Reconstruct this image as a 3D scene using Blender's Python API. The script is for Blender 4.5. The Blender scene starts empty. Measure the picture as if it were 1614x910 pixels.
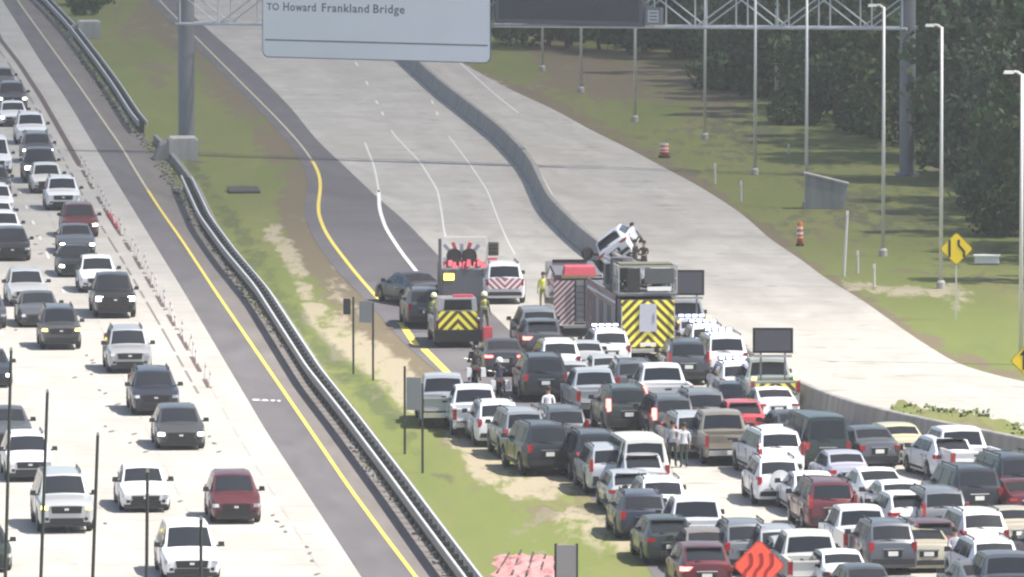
import bpy, bmesh, math, random
import numpy as np
from mathutils import Vector, Matrix, noise
random.seed(7)
S = bpy.context.scene
C = bpy.data.collections.new('scene'); S.collection.children.link(C)
R = math.radians
# ------------------------------------------------------------------ camera
F, XC, YC, HC = 14000.0, 807.0, 455.0, 33.0        # focal length in photo pixels, centre, camera height
YH = -620.0                                        # row of the horizon
TILT = math.atan((YC - YH) / F)
cam_d = bpy.data.cameras.new('camera'); cam = bpy.data.objects.new('camera', cam_d); C.objects.link(cam)
cam_d.sensor_width = 36; cam_d.lens = F / 1614 * 36; cam_d.clip_start = 5; cam_d.clip_end = 12000
cam.location = (0, 0, HC); cam.rotation_euler = (math.pi / 2 - TILT, 0, 0)
S.camera = cam
# ------------------------------------------------------------------ light
SUN = Vector((0.50, -0.10, 0.84)).normalized()      # towards the sun
el = math.asin(SUN.z); az = math.atan2(SUN.x, SUN.y)
w = bpy.data.worlds.new('World'); S.world = w; w.use_nodes = True
nt = w.node_tree; nt.nodes.clear()
sky = nt.nodes.new('ShaderNodeTexSky'); sky.sky_type = 'NISHITA'; sky.sun_disc = False
sky.sun_elevation = el; sky.sun_rotation = az; sky.air_density = 1.0; sky.dust_density = 2.0
bg = nt.nodes.new('ShaderNodeBackground'); bg.inputs[1].default_value = 0.085
wo = nt.nodes.new('ShaderNodeOutputWorld')
nt.links.new(sky.outputs[0], bg.inputs[0]); nt.links.new(bg.outputs[0], wo.inputs[0])
sl = bpy.data.lights.new('sun', 'SUN'); sl.energy = 4.2; sl.angle = R(0.55); sl.color = (1, 0.935, 0.845)
so = bpy.data.objects.new('sun', sl); C.objects.link(so); so.location = (100, 300, 400)
so.rotation_euler = SUN.to_track_quat('Z', 'Y').to_euler()
S.view_settings.view_transform = 'Standard'; S.view_settings.look = 'None'
S.view_settings.exposure = 1.12; S.view_settings.gamma = 1.0
S.cycles.max_bounces = 6; S.cycles.diffuse_bounces = 3; S.cycles.glossy_bounces = 3
S.cycles.transparent_max_bounces = 24; S.cycles.volume_bounces = 0
S.cycles.use_denoising = True
S.cycles.filter_width = 2.25 if hasattr(S.cycles, 'filter_width') else 1.5

# ------------------------------------------------------------------ geometry of the view
def gp(px, py, z=0.0):
    """ground point (height z) under a photo pixel"""
    d = Vector(((px - XC) / F, 1.0, -(py - YC) / F))
    ct, st = math.cos(TILT), math.sin(TILT)
    D = Vector((d.x, d.y * ct + d.z * st, -d.y * st + d.z * ct))
    t = (z - HC) / D.z
    return Vector((0, 0, HC)) + D * t
def sc(py):                                        # photo pixels per metre on that row
    return (py - YH) / HC
def row_of(Y):                                     # photo row of a ground point at depth Y
    a = math.atan2(HC, Y) - TILT
    return YC + F * math.tan(a)
def interp(pts, v):                                # pts [(key, value)...] sorted by key, extrapolated
    if v <= pts[0][0]: a, b = pts[0], pts[1]
    elif v >= pts[-1][0]: a, b = pts[-2], pts[-1]
    else:
        for a, b in zip(pts, pts[1:]):
            if a[0] <= v <= b[0]: break
    return a[1] + (b[1] - a[1]) * (v - a[0]) / (b[0] - a[0])
def xy(pts, v, r=14):                              # smoothed x(y) of a pixel polyline [(x,y)...]
    k = [(p[1], p[0]) for p in pts]
    return sum(interp(k, v + d) for d in (-r, -r / 2, 0, r / 2, r)) / 5

# ------------------------------------------------------------------ materials
MATS = {}
def mat(name, col, rough=0.6, metal=0.0, coat=0.0, emit=0.0, var=0.0, scale=3.0, spec=0.5, alpha=None, bump=0.0):
    if name in MATS: return MATS[name]
    m = bpy.data.materials.new(name); m.use_nodes = True
    n = m.node_tree; b = n.nodes['Principled BSDF']
    b.inputs['Base Color'].default_value = (*col, 1); b.inputs['Roughness'].default_value = rough
    b.inputs['Metallic'].default_value = metal; b.inputs['Coat Weight'].default_value = coat
    b.inputs['Specular IOR Level'].default_value = spec
    if emit: b.inputs['Emission Color'].default_value = (*col, 1); b.inputs['Emission Strength'].default_value = emit
    if var:
        tc = n.nodes.new('ShaderNodeTexCoord'); nz = n.nodes.new('ShaderNodeTexNoise')
        nz.inputs['Scale'].default_value = scale; nz.inputs['Detail'].default_value = 5
        mx = n.nodes.new('ShaderNodeMix'); mx.data_type = 'RGBA'
        mx.inputs[6].default_value = (*[c * (1 - var) for c in col], 1)
        mx.inputs[7].default_value = (*[min(1, c * (1 + var)) for c in col], 1)
        n.links.new(tc.outputs['Object'], nz.inputs['Vector']); n.links.new(nz.outputs[0], mx.inputs[0])
        n.links.new(mx.outputs[2], b.inputs['Base Color'])
        if bump:
            bp = n.nodes.new('ShaderNodeBump'); bp.inputs['Strength'].default_value = bump
            n.links.new(nz.outputs[0], bp.inputs['Height']); n.links.new(bp.outputs[0], b.inputs['Normal'])
    MATS[name] = m; return m
class NT:                                          # tiny node helper
    def __init__(s, m): s.t = m.node_tree; s.b = s.t.nodes['Principled BSDF']
    def n(s, ty, **k):
        x = s.t.nodes.new(ty)
        for a, v in k.items(): setattr(x, a, v)
        return x
    def l(s, a, b): s.t.links.new(a, b)
    def math(s, op, a, b=None, clamp=False):
        x = s.n('ShaderNodeMath', operation=op, use_clamp=clamp)
        for i, v in enumerate((a, b)):
            if v is None: continue
            if isinstance(v, (int, float)): x.inputs[i].default_value = v
            else: s.l(v, x.inputs[i])
        return x.outputs[0]
    def mix(s, f, a, b):
        x = s.n('ShaderNodeMix', data_type='RGBA')
        for i, v in ((0, f), (6, a), (7, b)):
            if isinstance(v, (int, float)): x.inputs[i].default_value = v
            elif isinstance(v, tuple): x.inputs[i].default_value = (*v, 1)
            else: s.l(v, x.inputs[i])
        return x.outputs[2]
    def noise(s, vec, scale, detail=5, dist=0.0, rough=0.55):
        x = s.n('ShaderNodeTexNoise'); x.inputs['Scale'].default_value = scale
        x.inputs['Detail'].default_value = detail; x.inputs['Distortion'].default_value = dist
        x.inputs['Roughness'].default_value = rough
        s.l(vec, x.inputs['Vector']); return x.outputs[0]
    def ramp(s, v, lo, hi):
        x = s.n('ShaderNodeMapRange', clamp=True); s.l(v, x.inputs[0])
        x.inputs[1].default_value = lo; x.inputs[2].default_value = hi; return x.outputs[0]
def newmat(name):
    m = bpy.data.materials.new(name); m.use_nodes = True; return m, NT(m)

def pavement(name, col, dark, slab_len, tar=0.0, crack=0.35):
    """uv: u = lane number across, v = metres along the road"""
    m, t = newmat(name)
    uv = t.n('ShaderNodeUVMap').outputs[0]
    sep = t.n('ShaderNodeSeparateXYZ'); t.l(uv, sep.inputs[0])
    tc = t.n('ShaderNodeTexCoord').outputs['Object']
    # large patches stretched across the road, fine grain
    mp = t.n('ShaderNodeMapping'); mp.inputs['Scale'].default_value = (0.9, 0.10, 1); t.l(uv, mp.inputs[0])
    big = t.noise(mp.outputs[0], 1.0, 6, 0.6)
    mp2 = t.n('ShaderNodeMapping'); mp2.inputs['Scale'].default_value = (3.0, 0.02, 1); t.l(uv, mp2.inputs[0])
    trk = t.noise(mp2.outputs[0], 1.0, 3)
    fine = t.noise(tc, 2.2, 6)
    spots = t.ramp(t.noise(tc, 0.55, 7, 0.8, 0.7), 0.60, 0.72)
    # recessed joints across and between the lanes
    fy = t.math('FRACT', t.math('DIVIDE', sep.outputs[1], slab_len))
    jy = t.math('LESS_THAN', fy, 0.030)
    slab = t.n('ShaderNodeTexWhiteNoise', noise_dimensions='2D')
    cb = t.n('ShaderNodeCombineXYZ')
    t.l(t.math('FLOOR', sep.outputs[0]), cb.inputs[0]); t.l(t.math('FLOOR', t.math('DIVIDE', sep.outputs[1], slab_len)), cb.inputs[1])
    t.l(cb.outputs[0], slab.inputs[0])
    c = t.mix(t.ramp(big, 0.30, 0.72), dark, col)
    c = t.mix(t.math('MULTIPLY', t.ramp(trk, 0.45, 0.75), 0.35), c, dark)
    c = t.mix(t.math('MULTIPLY', slab.outputs[0], 0.16), c, tuple(x * 0.72 for x in col))
    c = t.mix(t.math('MULTIPLY', t.ramp(fine, 0.35, 0.8), 0.25), c, tuple(x * 0.6 for x in col))
    c = t.mix(t.math('MULTIPLY', spots, 0.45), c, tuple(x * 0.5 for x in dark))
    if tar:
        mp3 = t.n('ShaderNodeMapping'); mp3.inputs['Scale'].default_value = (1.3, .55, 1); t.l(uv, mp3.inputs[0])
        c = t.mix(t.math('MULTIPLY', t.ramp(t.noise(mp3.outputs[0], 1.0, 3, .3), .60, .70), tar), c, tuple(x * .55 for x in dark))
        mp4 = t.n('ShaderNodeMapping'); mp4.inputs['Scale'].default_value = (.5, .045, 1); t.l(uv, mp4.inputs[0])
        c = t.mix(t.math('MULTIPLY', t.ramp(t.noise(mp4.outputs[0], 1.0, 4), .50, .62), tar * .5), c, dark)
    if crack: c = t.mix(t.math('MULTIPLY', jy, crack), c, tuple(x * 0.35 for x in col))
    t.l(c, t.b.inputs['Base Color']); t.b.inputs['Roughness'].default_value = 0.85
    t.b.inputs['Specular IOR Level'].default_value = 0.25
    bp = t.n('ShaderNodeBump'); bp.inputs['Strength'].default_value = 0.25; t.l(fine, bp.inputs['Height']); t.l(bp.outputs[0], t.b.inputs['Normal'])
    return m
M_CONC = pavement('concrete_pavement', (0.46, 0.445, 0.41), (0.35, 0.335, 0.31), 5.0, tar=0.22, crack=0.5)
M_CONC2 = pavement('aged_concrete', (0.47, 0.45, 0.41), (0.33, 0.315, 0.29), 5.0, tar=0.5, crack=0.5)
M_ASPH = pavement('asphalt', (0.150, 0.143, 0.150), (0.105, 0.100, 0.108), 300.0, crack=0)
M_ASPHB = pavement('brown_asphalt', (0.205, 0.188, 0.178), (0.145, 0.130, 0.122), 300.0, crack=0)
def barrier_mat(name, col):
    m, t = newmat(name)
    tc = t.n('ShaderNodeTexCoord').outputs['Object']
    mp = t.n('ShaderNodeMapping'); mp.inputs['Scale'].default_value = (1.2, 1.2, 0.15); t.l(tc, mp.inputs[0])
    a = t.noise(mp.outputs[0], 1.3, 6, 0.3); b = t.noise(tc, 4.0, 5)
    c = t.mix(t.ramp(a, 0.35, 0.7), tuple(x * 0.6 for x in col), col)
    c = t.mix(t.math('MULTIPLY', b, 0.3), c, tuple(x * 0.6 for x in col))
    t.l(c, t.b.inputs['Base Color']); t.b.inputs['Roughness'].default_value = 0.9
    return m
M_BARR = barrier_mat('barrier_concrete', (0.34, 0.33, 0.31))
M_BARL = barrier_mat('old_barrier_concrete', (0.28, 0.272, 0.262))
M_BLOCK = barrier_mat('pale_concrete', (0.50, 0.49, 0.46))
M_YEL = mat('yellow_line_paint', (0.72, 0.56, 0.10), 0.7, var=0.18, scale=0.8)
M_WHT = mat('white_line_paint', (0.78, 0.78, 0.76), 0.7, var=0.10, scale=0.8)
M_WORN = mat('worn_white_paint', (0.60, 0.59, 0.57), 0.75, var=0.14, scale=0.6)
M_STEEL = mat('galvanised_steel', (0.58, 0.59, 0.61), 0.45, 0.25, var=0.15, scale=1.5)
M_STEELD = mat('weathered_steel', (0.22, 0.23, 0.25), 0.55, 0.4, var=0.2, scale=1.0)
M_POLE = mat('pole_aluminium', (0.62, 0.62, 0.60), 0.5, 0.15, var=0.08, scale=0.7)
M_DARKST = mat('dark_steel', (0.05, 0.055, 0.05), 0.6, 0.2)
M_BLACK = mat('black_plastic', (0.02, 0.02, 0.022), 0.6)
M_TYRE = mat('tyre_rubber', (0.025, 0.025, 0.026), 0.85)
M_RIM = mat('alloy_rim', (0.42, 0.43, 0.45), 0.35, 0.8)
M_GLASS = mat('tinted_glass', (0.018, 0.021, 0.026), 0.12, 0.0, 0.0, spec=0.4)
M_LAMP = mat('lamp_glass', (0.62, 0.64, 0.68), 0.15, 0.3, 0.6)
M_LIT = mat('lit_headlamp', (1.0, 0.97, 0.86), emit=6.0)
M_LITY = mat('lit_amber_lamp', (1.0, 0.80, 0.12), emit=3.0)
M_TAIL = mat('tail_lamp_red', (0.30, 0.012, 0.016), 0.25, coat=0.5)
M_BRAKE = mat('lit_brake_lamp', (1.0, 0.10, 0.08), emit=5.0)
M_BLUE = mat('lit_beacon', (0.66, 0.72, 1.0), emit=3.0)
M_CHROME = mat('chrome', (0.70, 0.71, 0.73), 0.2, 0.9)
M_PLATE = mat('number_plate', (0.72, 0.73, 0.70), 0.5)
M_GRIL = mat('grille_black', (0.014, 0.014, 0.016), 0.4)

# ------------------------------------------------------------------ objects
def tag(o, label=None, cat=None, group=None, kind=None):
    if label: o['label'] = label
    if cat: o['category'] = cat
    if group: o['group'] = group
    if kind: o['kind'] = kind
    return o
def link(name, mesh, parent=None, loc=(0, 0, 0), rot=(0, 0, 0)):
    o = bpy.data.objects.new(name, mesh); C.objects.link(o)
    o.location = loc; o.rotation_euler = rot
    if parent: o.parent = parent
    return o
def empty(name, loc, rz=0.0, label=None, cat=None, group=None):
    o = bpy.data.objects.new(name, None); C.objects.link(o); o.location = loc; o.rotation_euler = (0, 0, rz)
    o.empty_display_size = 0.5
    return tag(o, label, cat, group)
class MB:
    def __init__(s): s.v = []; s.f = []; s.mi = []; s.uv = []
    def add(s, vs, fs, mi=0):
        k = len(s.v); s.v += [tuple(p) for p in vs]
        for f in fs: s.f.append(tuple(k + i for i in f)); s.mi.append(mi)
    def box(s, c, d, mi=0, rz=0, taper=0.0, ry=0, rx=0, bev=0.0):
        hx, hy, hz = d[0] / 2, d[1] / 2, d[2] / 2
        k = 1 - taper
        vs = [Vector(p) for p in ((-hx, -hy, -hz), (hx, -hy, -hz), (hx, hy, -hz), (-hx, hy, -hz),
              (-hx * k, -hy * k, hz), (hx * k, -hy * k, hz), (hx * k, hy * k, hz), (-hx * k, hy * k, hz))]
        if rz or ry or rx:
            m = Matrix.Rotation(rz, 3, 'Z') @ Matrix.Rotation(ry, 3, 'Y') @ Matrix.Rotation(rx, 3, 'X')
            vs = [m @ p for p in vs]
        c = Vector(c)
        s.add([p + c for p in vs], [(0, 3, 2, 1), (4, 5, 6, 7), (0, 1, 5, 4), (1, 2, 6, 5), (2, 3, 7, 6), (3, 0, 4, 7)], mi)
        return s
    def tube(s, a, b, r, n=8, mi=0, r2=None, cap=True):
        a, b = Vector(a), Vector(b); d = (b - a).normalized(); r2 = r if r2 is None else r2
        u = d.orthogonal().normalized(); w_ = d.cross(u)
        vs = []
        for p, q in ((a, r), (b, r2)):
            for i in range(n):
                t = 2 * math.pi * i / n; vs.append(p + (u * math.cos(t) + w_ * math.sin(t)) * q)
        fs = [(i, (i + 1) % n, n + (i + 1) % n, n + i) for i in range(n)]
        if cap: fs += [tuple(range(n - 1, -1, -1)), tuple(range(n, 2 * n))]
        s.add(vs, fs, mi); return s
    def lathe(s, prof, n=12, c=(0, 0, 0), mi=0, axis='Z'):
        vs = []
        for r, z in prof:
            for i in range(n):
                t = 2 * math.pi * i / n
                p = (r * math.cos(t), r * math.sin(t), z)
                if axis == 'Y': p = (p[0], p[2], p[1])
                vs.append(Vector(p) + Vector(c))
        fs = []
        for k in range(len(prof) - 1):
            for i in range(n):
                a, b = k * n + i, k * n + (i + 1) % n
                fs.append((a, b, b + n, a + n) if axis == 'Z' else (a, a + n, b + n, b))
        s.add(vs, fs, mi); return s
    def mesh(s, name, mats, smooth=False):
        me = bpy.data.meshes.new(name); me.from_pydata(s.v, [], s.f)
        for m in (mats if isinstance(mats, (list, tuple)) else [mats]): me.materials.append(m)
        me.polygons.foreach_set('material_index', s.mi)
        if smooth: me.polygons.foreach_set('use_smooth', [True] * len(s.f))
        me.update(); return me
    def build(s, name, mats, parent=None, loc=(0, 0, 0), rot=(0, 0, 0), smooth=False):
        return link(name, s.mesh(name, mats, smooth), parent, loc, rot)

def ribbon(name, left, right, y0, y1, z, m, lanes=1, step=7, n=6, sm=14):
    """road surface between two pixel polylines, laid on the ground"""
    v, f, uv = [], [], []
    ys = list(np.arange(y0, y1 + step, step))
    for y in ys:
        xl, xr = xy(left, y, sm), xy(right, y, sm)
        for i in range(n + 1):
            p = gp(xl + (xr - xl) * i / n, y, z); v.append(tuple(p)); uv.append((i / n * lanes, p.y))
    for j in range(len(ys) - 1):
        for i in range(n):
            a = j * (n + 1) + i; f.append((a, a + n + 1, a + n + 2, a + 1))
    me = bpy.data.meshes.new(name); me.from_pydata(v, [], f); me.materials.append(m)
    ul = me.uv_layers.new(name='UVMap')
    li = np.empty(len(me.loops), dtype=np.int32); me.loops.foreach_get('vertex_index', li)
    ul.data.foreach_set('uv', np.array(uv, dtype=np.float32)[li].ravel())
    me.update()
    if me.polygons[0].normal.z < 0: me.flip_normals()
    o = link(name, me); tag(o, kind='structure'); return o
def stripe(name, line, y0, y1, width, m, z, step=6, sm=14, dash=None):
    """painted line of real width along a pixel polyline"""
    v, f = [], []
    ys = np.arange(y0, y1 + step, step)
    P = [gp(xy(line, y, sm), y, z) for y in ys]
    for i, p in enumerate(P):
        d = (P[min(i + 1, len(P) - 1)] - P[max(i - 1, 0)]).normalized(); nrm = Vector((-d.y, d.x, 0)) * width / 2
        v += [tuple(p + nrm), tuple(p - nrm)]
    acc = 0
    for i in range(len(P) - 1):
        acc += (P[i + 1] - P[i]).length
        if dash and (acc % (dash[0] + dash[1])) > dash[0]: continue
        a = 2 * i; f.append((a, a + 1, a + 3, a + 2))
    me = bpy.data.meshes.new(name); me.from_pydata(v, [], f); me.materials.append(m); me.update()
    if me.polygons and me.polygons[0].normal.z < 0: me.flip_normals()
    return tag(link(name, me), kind='structure')
def sweep(path, prof):
    """extrude a cross-section [(offset to the right, z)...] along ground points"""
    b = MB(); n = len(prof)
    for i, p in enumerate(path):
        d = (path[min(i + 1, len(path) - 1)] - path[max(i - 1, 0)]); d.z = 0; d.normalize()
        nr = Vector((d.y, -d.x, 0))
        b.v += [tuple(p + nr * o + Vector((0, 0, z))) for o, z in prof]
    for i in range(len(path) - 1):
        for j in range(n):
            a, c = i * n + j, i * n + (j + 1) % n
            b.f.append((a, c, c + n, a + n)); b.mi.append(0)
    b.f += [tuple(range(n)), tuple(reversed(range(len(b.v) - n, len(b.v))))]; b.mi += [0, 0]
    return b
def fix_normals(me):
    bm = bmesh.new(); bm.from_mesh(me); bmesh.ops.recalc_face_normals(bm, faces=bm.faces); bm.to_mesh(me); bm.free()

# ------------------------------------------------------------------ pixel polylines traced from the photograph
E1 = [(-300, -500), (-60, -100), (5, 3), (29, 40), (66, 100), (106, 158), (153, 237), (290, 460), (420, 680), (570, 910), (700, 1110)]
Y1L = [(-260, -480), (-40, -110), (29, 3), (63, 50), (90, 87), (119, 127), (150, 172), (195, 237), (219, 278), (253, 331), (285, 376), (338, 457), (400, 548), (487, 675), (548, 765), (608, 847), (656, 910), (800, 1110)]
A1R = [(-240, -480), (0, -110), (71, 15), (105, 60), (142, 119), (185, 180), (240, 245), (264, 289), (298, 336), (330, 378), (369, 444), (434, 527), (474, 572), (505, 609), (542, 667), (569, 728), (611, 770), (651, 818), (711, 907), (850, 1110)]
RAIL = [(301, 302), (330, 365), (369, 419), (420, 480), (455, 535), (503, 610), (558, 680), (632, 779), (685, 852), (756, 948), (880, 1110)]   # ground line of the near rail
Y2L = [(50, -300), (170, -110), (250, 0), (300, 50), (345, 95), (390, 140), (440, 190), (478, 232), (503, 270), (506, 300), (500, 325), (505, 350), (520, 378), (560, 430), (597, 472)]
C2L = [(-20, -300), (160, -110), (280, 0), (317, 37), (400, 111), (458, 169), (498, 220), (548, 267), (593, 310), (637, 347), (693, 405), (768, 486), (808, 526), (900, 610), (1000, 740), (1080, 860), (1130, 960), (1190, 1110)]
B2 = [(200, -300), (430, -90), (530, 0), (600, 60), (645, 97), (703, 150), (782, 211), (800, 225), (845, 273), (876, 339), (927, 389), (1000, 445), (1130, 540), (1257, 632), (1341, 668), (1400, 684), (1500, 705), (1614, 728), (1900, 790)]
C3R = [(250, -300), (560, -60), (640, 30), (720, 95), (800, 140), (871, 171), (932, 206), (998, 237), (1032, 257), (1098, 291), (1169, 336), (1220, 383), (1249, 399), (1305, 442), (1352, 468), (1440, 531), (1489, 562), (1525, 582), (1578, 594), (1640, 607), (1900, 660)]

# ================================================================== GROUND
def near_line(px, py, pts):
    best = 1e9
    for (x0, y0), (x1, y1) in zip(pts, pts[1:]):
        dx, dy = x1 - x0, y1 - y0
        t = max(0, min(1, ((px - x0) * dx + (py - y0) * dy) / (dx * dx + dy * dy + 1e-9)))
        best = min(best, math.hypot(px - x0 - t * dx, py - y0 - t * dy))
    return best
SAND = [([(430, 365), (455, 400), (478, 450), (500, 500)], 14, .95), ([(500, 500), (545, 540), (600, 570), (640, 600)], 24, 1.),
        ([(640, 620), (700, 655), (740, 700), (760, 740), (820, 768), (880, 762)], 22, .95), ([(760, 735), (980, 765)], 16, .9),
        ([(1330, 448), (1400, 458), (1470, 462), (1530, 458)], 9, .9), ([(900, 215), (1000, 250)], 8, .35),
        ([(900, 820), (980, 850)], 22, .55), ([(1500, 455), (1515, 480)], 14, .6), ([(720, 100), (790, 135)], 10, .5), ([(520, 440), (560, 500)], 20, .5)]
SOIL = [([(250, 20), (330, 90), (420, 180), (470, 250), (480, 310), (480, 370), (530, 430), (575, 490), (640, 560), (690, 620)], 38, 1.0),
        ([(720, 110), (800, 145), (871, 176), (998, 242), (1098, 296), (1220, 388), (1305, 448), (1440, 536), (1578, 598), (1640, 612)], 20, .9),
        ([(880, 95), (980, 120), (1120, 150)], 50, .9), ([(1150, 230), (1300, 330), (1420, 420)], 60, .3), ([(680, 640), (760, 760), (960, 800)], 40, .4),
        ([(1420, 660), (1614, 700)], 26, .35), ([(180, 10), (250, 120)], 22, .5), ([(300, 230), (400, 300)], 30, .35)]
LUSH = [([(430, 430), (500, 520), (580, 610), (640, 720)], 26, .9), ([(760, 800), (830, 830), (900, 860)], 60, .8), ([(180, 100), (260, 200), (330, 330), (400, 420)], 34, .35),
        ([(1420, 440), (1500, 520), (1600, 560)], 60, .8), ([(1180, 150), (1330, 240)], 60, .3), ([(1430, 640), (1560, 668)], 14, .9)]
DARK = [([(300, 262), (350, 330), (400, 400), (440, 470), (520, 560), (600, 640), (700, 760)], 16, .8), ([(380, 298), (405, 300)], 6, .9), ([(1200, 400), (1320, 470)], 12, .4), ([(1150, 190), (1280, 260), (1400, 340), (1560, 380)], 60, .6), ([(1000, 200), (1120, 260), (1260, 350)], 30, .4)]  # bands where the ground colour is darker
pxs = np.arange(-260, 1900, 10.0); pys = np.arange(-420, 1150, 7.0)
vs, cols = [], []
for y in pys:
    for x in pxs:
        p = gp(x, y); vs.append((p.x, p.y, 0.0))
        o = []
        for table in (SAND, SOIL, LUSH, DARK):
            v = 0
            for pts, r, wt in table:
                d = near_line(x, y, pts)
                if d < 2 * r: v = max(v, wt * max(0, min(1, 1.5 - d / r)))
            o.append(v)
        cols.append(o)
nx, ny = len(pxs), len(pys)
fs = [(j * nx + i, (j + 1) * nx + i, (j + 1) * nx + i + 1, j * nx + i + 1) for j in range(ny - 1) for i in range(nx - 1)]
me = bpy.data.meshes.new('grass_verge'); me.from_pydata(vs, [], fs)
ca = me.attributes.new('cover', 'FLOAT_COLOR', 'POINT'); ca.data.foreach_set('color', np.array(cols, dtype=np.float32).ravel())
me.update()
if me.polygons[0].normal.z < 0: me.flip_normals()
M_GROUND, t = newmat('verge_ground')
at = t.n('ShaderNodeAttribute', attribute_name='cover'); sp = t.n('ShaderNodeSeparateColor'); t.l(at.outputs['Color'], sp.inputs[0])
tc = t.n('ShaderNodeTexCoord').outputs['Object']
mp = t.n('ShaderNodeMapping'); mp.inputs['Scale'].default_value = (1, 0.16, 1); t.l(tc, mp.inputs[0])
n1 = t.noise(mp.outputs[0], 0.16, 7, 0.8, 0.62); n2 = t.noise(mp.outputs[0], 1.1, 6, 0.4, 0.65); n3 = t.noise(tc, 5.0, 4)
brk = t.math('ADD', t.math('MULTIPLY', t.math('SUBTRACT', n2, 0.5), 2.6), t.math('MULTIPLY', t.math('SUBTRACT', n1, 0.5), 2.2))
def wmask(v, k=1.0): return t.math('MULTIPLY', t.ramp(t.math('ADD', v, brk), 0.36, 0.72), k)
c = t.mix(t.ramp(n1, 0.3, 0.7), (0.118, 0.150, 0.045), (0.180, 0.188, 0.066))
c = t.mix(t.math('MULTIPLY', t.ramp(n2, 0.45, 0.7), 0.6), c, (0.165, 0.150, 0.075))
c = t.mix(wmask(sp.outputs[2], 0.85), c, (0.135, 0.165, 0.048))
c = t.mix(wmask(sp.outputs[1], 0.9), c, (0.150, 0.120, 0.085))
c = t.mix(wmask(t.math('MULTIPLY', sp.outputs[0], 0.80), 0.88), c, t.mix(n3, (0.26, 0.225, 0.155), (0.42, 0.37, 0.28)))
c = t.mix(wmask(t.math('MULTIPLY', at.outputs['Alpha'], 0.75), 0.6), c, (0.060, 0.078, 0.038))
c = t.mix(t.math('MULTIPLY', t.ramp(n3, 0.5, 0.8), 0.22), c, (0.08, 0.09, 0.04))
t.l(c, t.b.inputs['Base Color']); t.b.inputs['Roughness'].default_value = 0.95; t.b.inputs['Specular IOR Level'].default_value = 0.15
bp = t.n('ShaderNodeBump'); bp.inputs['Strength'].default_value = 0.7; t.l(n2, bp.inputs['Height']); t.l(bp.outputs[0], t.b.inputs['Normal'])
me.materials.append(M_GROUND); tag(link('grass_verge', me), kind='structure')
b = MB(); b.add([(-5000, -500, -.06), (5000, -500, -.06), (5000, 9500, -.06), (-5000, 9500, -.06)], [(0, 1, 2, 3)])
tag(b.build('ground', mat('far_scrub_ground', (0.085, 0.10, 0.045), 0.95, var=0.3, scale=0.02)), kind='structure')

# ================================================================== ROADS
FARL = [(-1500, -500), (-1350, 0), (-900, 500), (-500, 1110)]
ribbon('road_oncoming', FARL, E1, -420, 1100, 0.010, M_CONC, lanes=14, n=14)
ribbon('road_shoulder', E1, Y1L, -420, 1100, 0.014, M_ASPH, lanes=1)
Y1R = [(x + 2, y) for x, y in Y1L]
ribbon('road_inner_shoulder', Y1L, A1R, -420, 1100, 0.018, M_ASPHB, lanes=1)
# centre asphalt (between the grass median and the concrete carriageway)
A2L = [(x - 16 - max(0, (y - 200)) * 0.05, y) for x, y in Y2L[:-1]] + [(574, 470), (640, 545), (706, 600), (820, 705), (930, 780), (1000, 860), (1060, 960), (1120, 1110)]
ribbon('road_left_shoulder', A2L, C2L, -290, 1100, 0.012, M_ASPH, lanes=1)
ribbon('road_carriageway', C2L, [(x + 6, y) for x, y in B2], -290, 1100, 0.016, M_CONC2, lanes=5, n=12)
ribbon('road_closed_lanes', [(x + 8, y) for x, y in B2], C3R, -290, 760, 0.010, M_CONC2, lanes=4, n=10)
# grass wedge against the barrier at the right
wd = [(1417, 634), (1448, 643), (1534, 651), (1574, 663), (1614, 674), (1750, 700), (1900, 726)]
lo = [(1395, 648), (1448, 664), (1534, 684), (1614, 704), (1750, 734), (1900, 768)]
b = MB(); rr = random.Random(8); nW = 60
for k in range(nW + 1):
    x = 1400 + (1900 - 1400) * k / nW
    ya, yb_ = interp([(1400, 652)] + wd, x) + rr.uniform(-4.5, 4.5) - 3 * (k % 3 == 0), interp(lo, x) + 7
    for i in range(4): b.v.append(tuple(gp(x + rr.uniform(-2, 2), ya + (yb_ - ya) * i / 3, .028 + (.10 * rr.random() if 0 < i < 3 else 0))))
for k in range(nW):
    for i in range(3): a = k * 4 + i; b.f.append((a, a + 1, a + 5, a + 4)); b.mi.append(0)
o = b.build('grass_wedge', M_GROUND, smooth=True); o['kind'] = 'structure'
ca = o.data.attributes.new('cover', 'FLOAT_COLOR', 'POINT'); ca.data.foreach_set('color', [0.0, .3, .3, 0.0] * len(o.data.vertices))
if o.data.polygons[5].normal.z < 0: o.data.flip_normals()
for k in range(15):                                # weeds along the foot of the barrier
    x = rr.uniform(1418, 1610); y = interp(wd, x) + rr.uniform(-2, 14)
    p = gp(x, y); q = empty('weed_clump', p, 0, 'small green weed clump on the grass wedge by the barrier', 'weeds', 'weed clumps on the grass wedge'); w2 = MB()
    for j in range(12):
        a = rr.uniform(0, 6.28); r_ = rr.uniform(.05, .5); h_ = rr.uniform(.04, .20); c_ = Vector((r_ * math.cos(a), r_ * math.sin(a), 0))
        u_ = Vector((math.cos(a + 1.5), math.sin(a + 1.5), 0)) * .09; w2.add([c_ - u_, c_ + u_, c_ * 1.3 + Vector((0, 0, h_)) + u_ * .6, c_ * 1.3 + Vector((0, 0, h_)) - u_ * .6], [(0, 1, 2, 3)])
    w2.build('leaves', mat('weed_green', (.15, .185, .065), .9, var=.3, scale=3), q)

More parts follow.
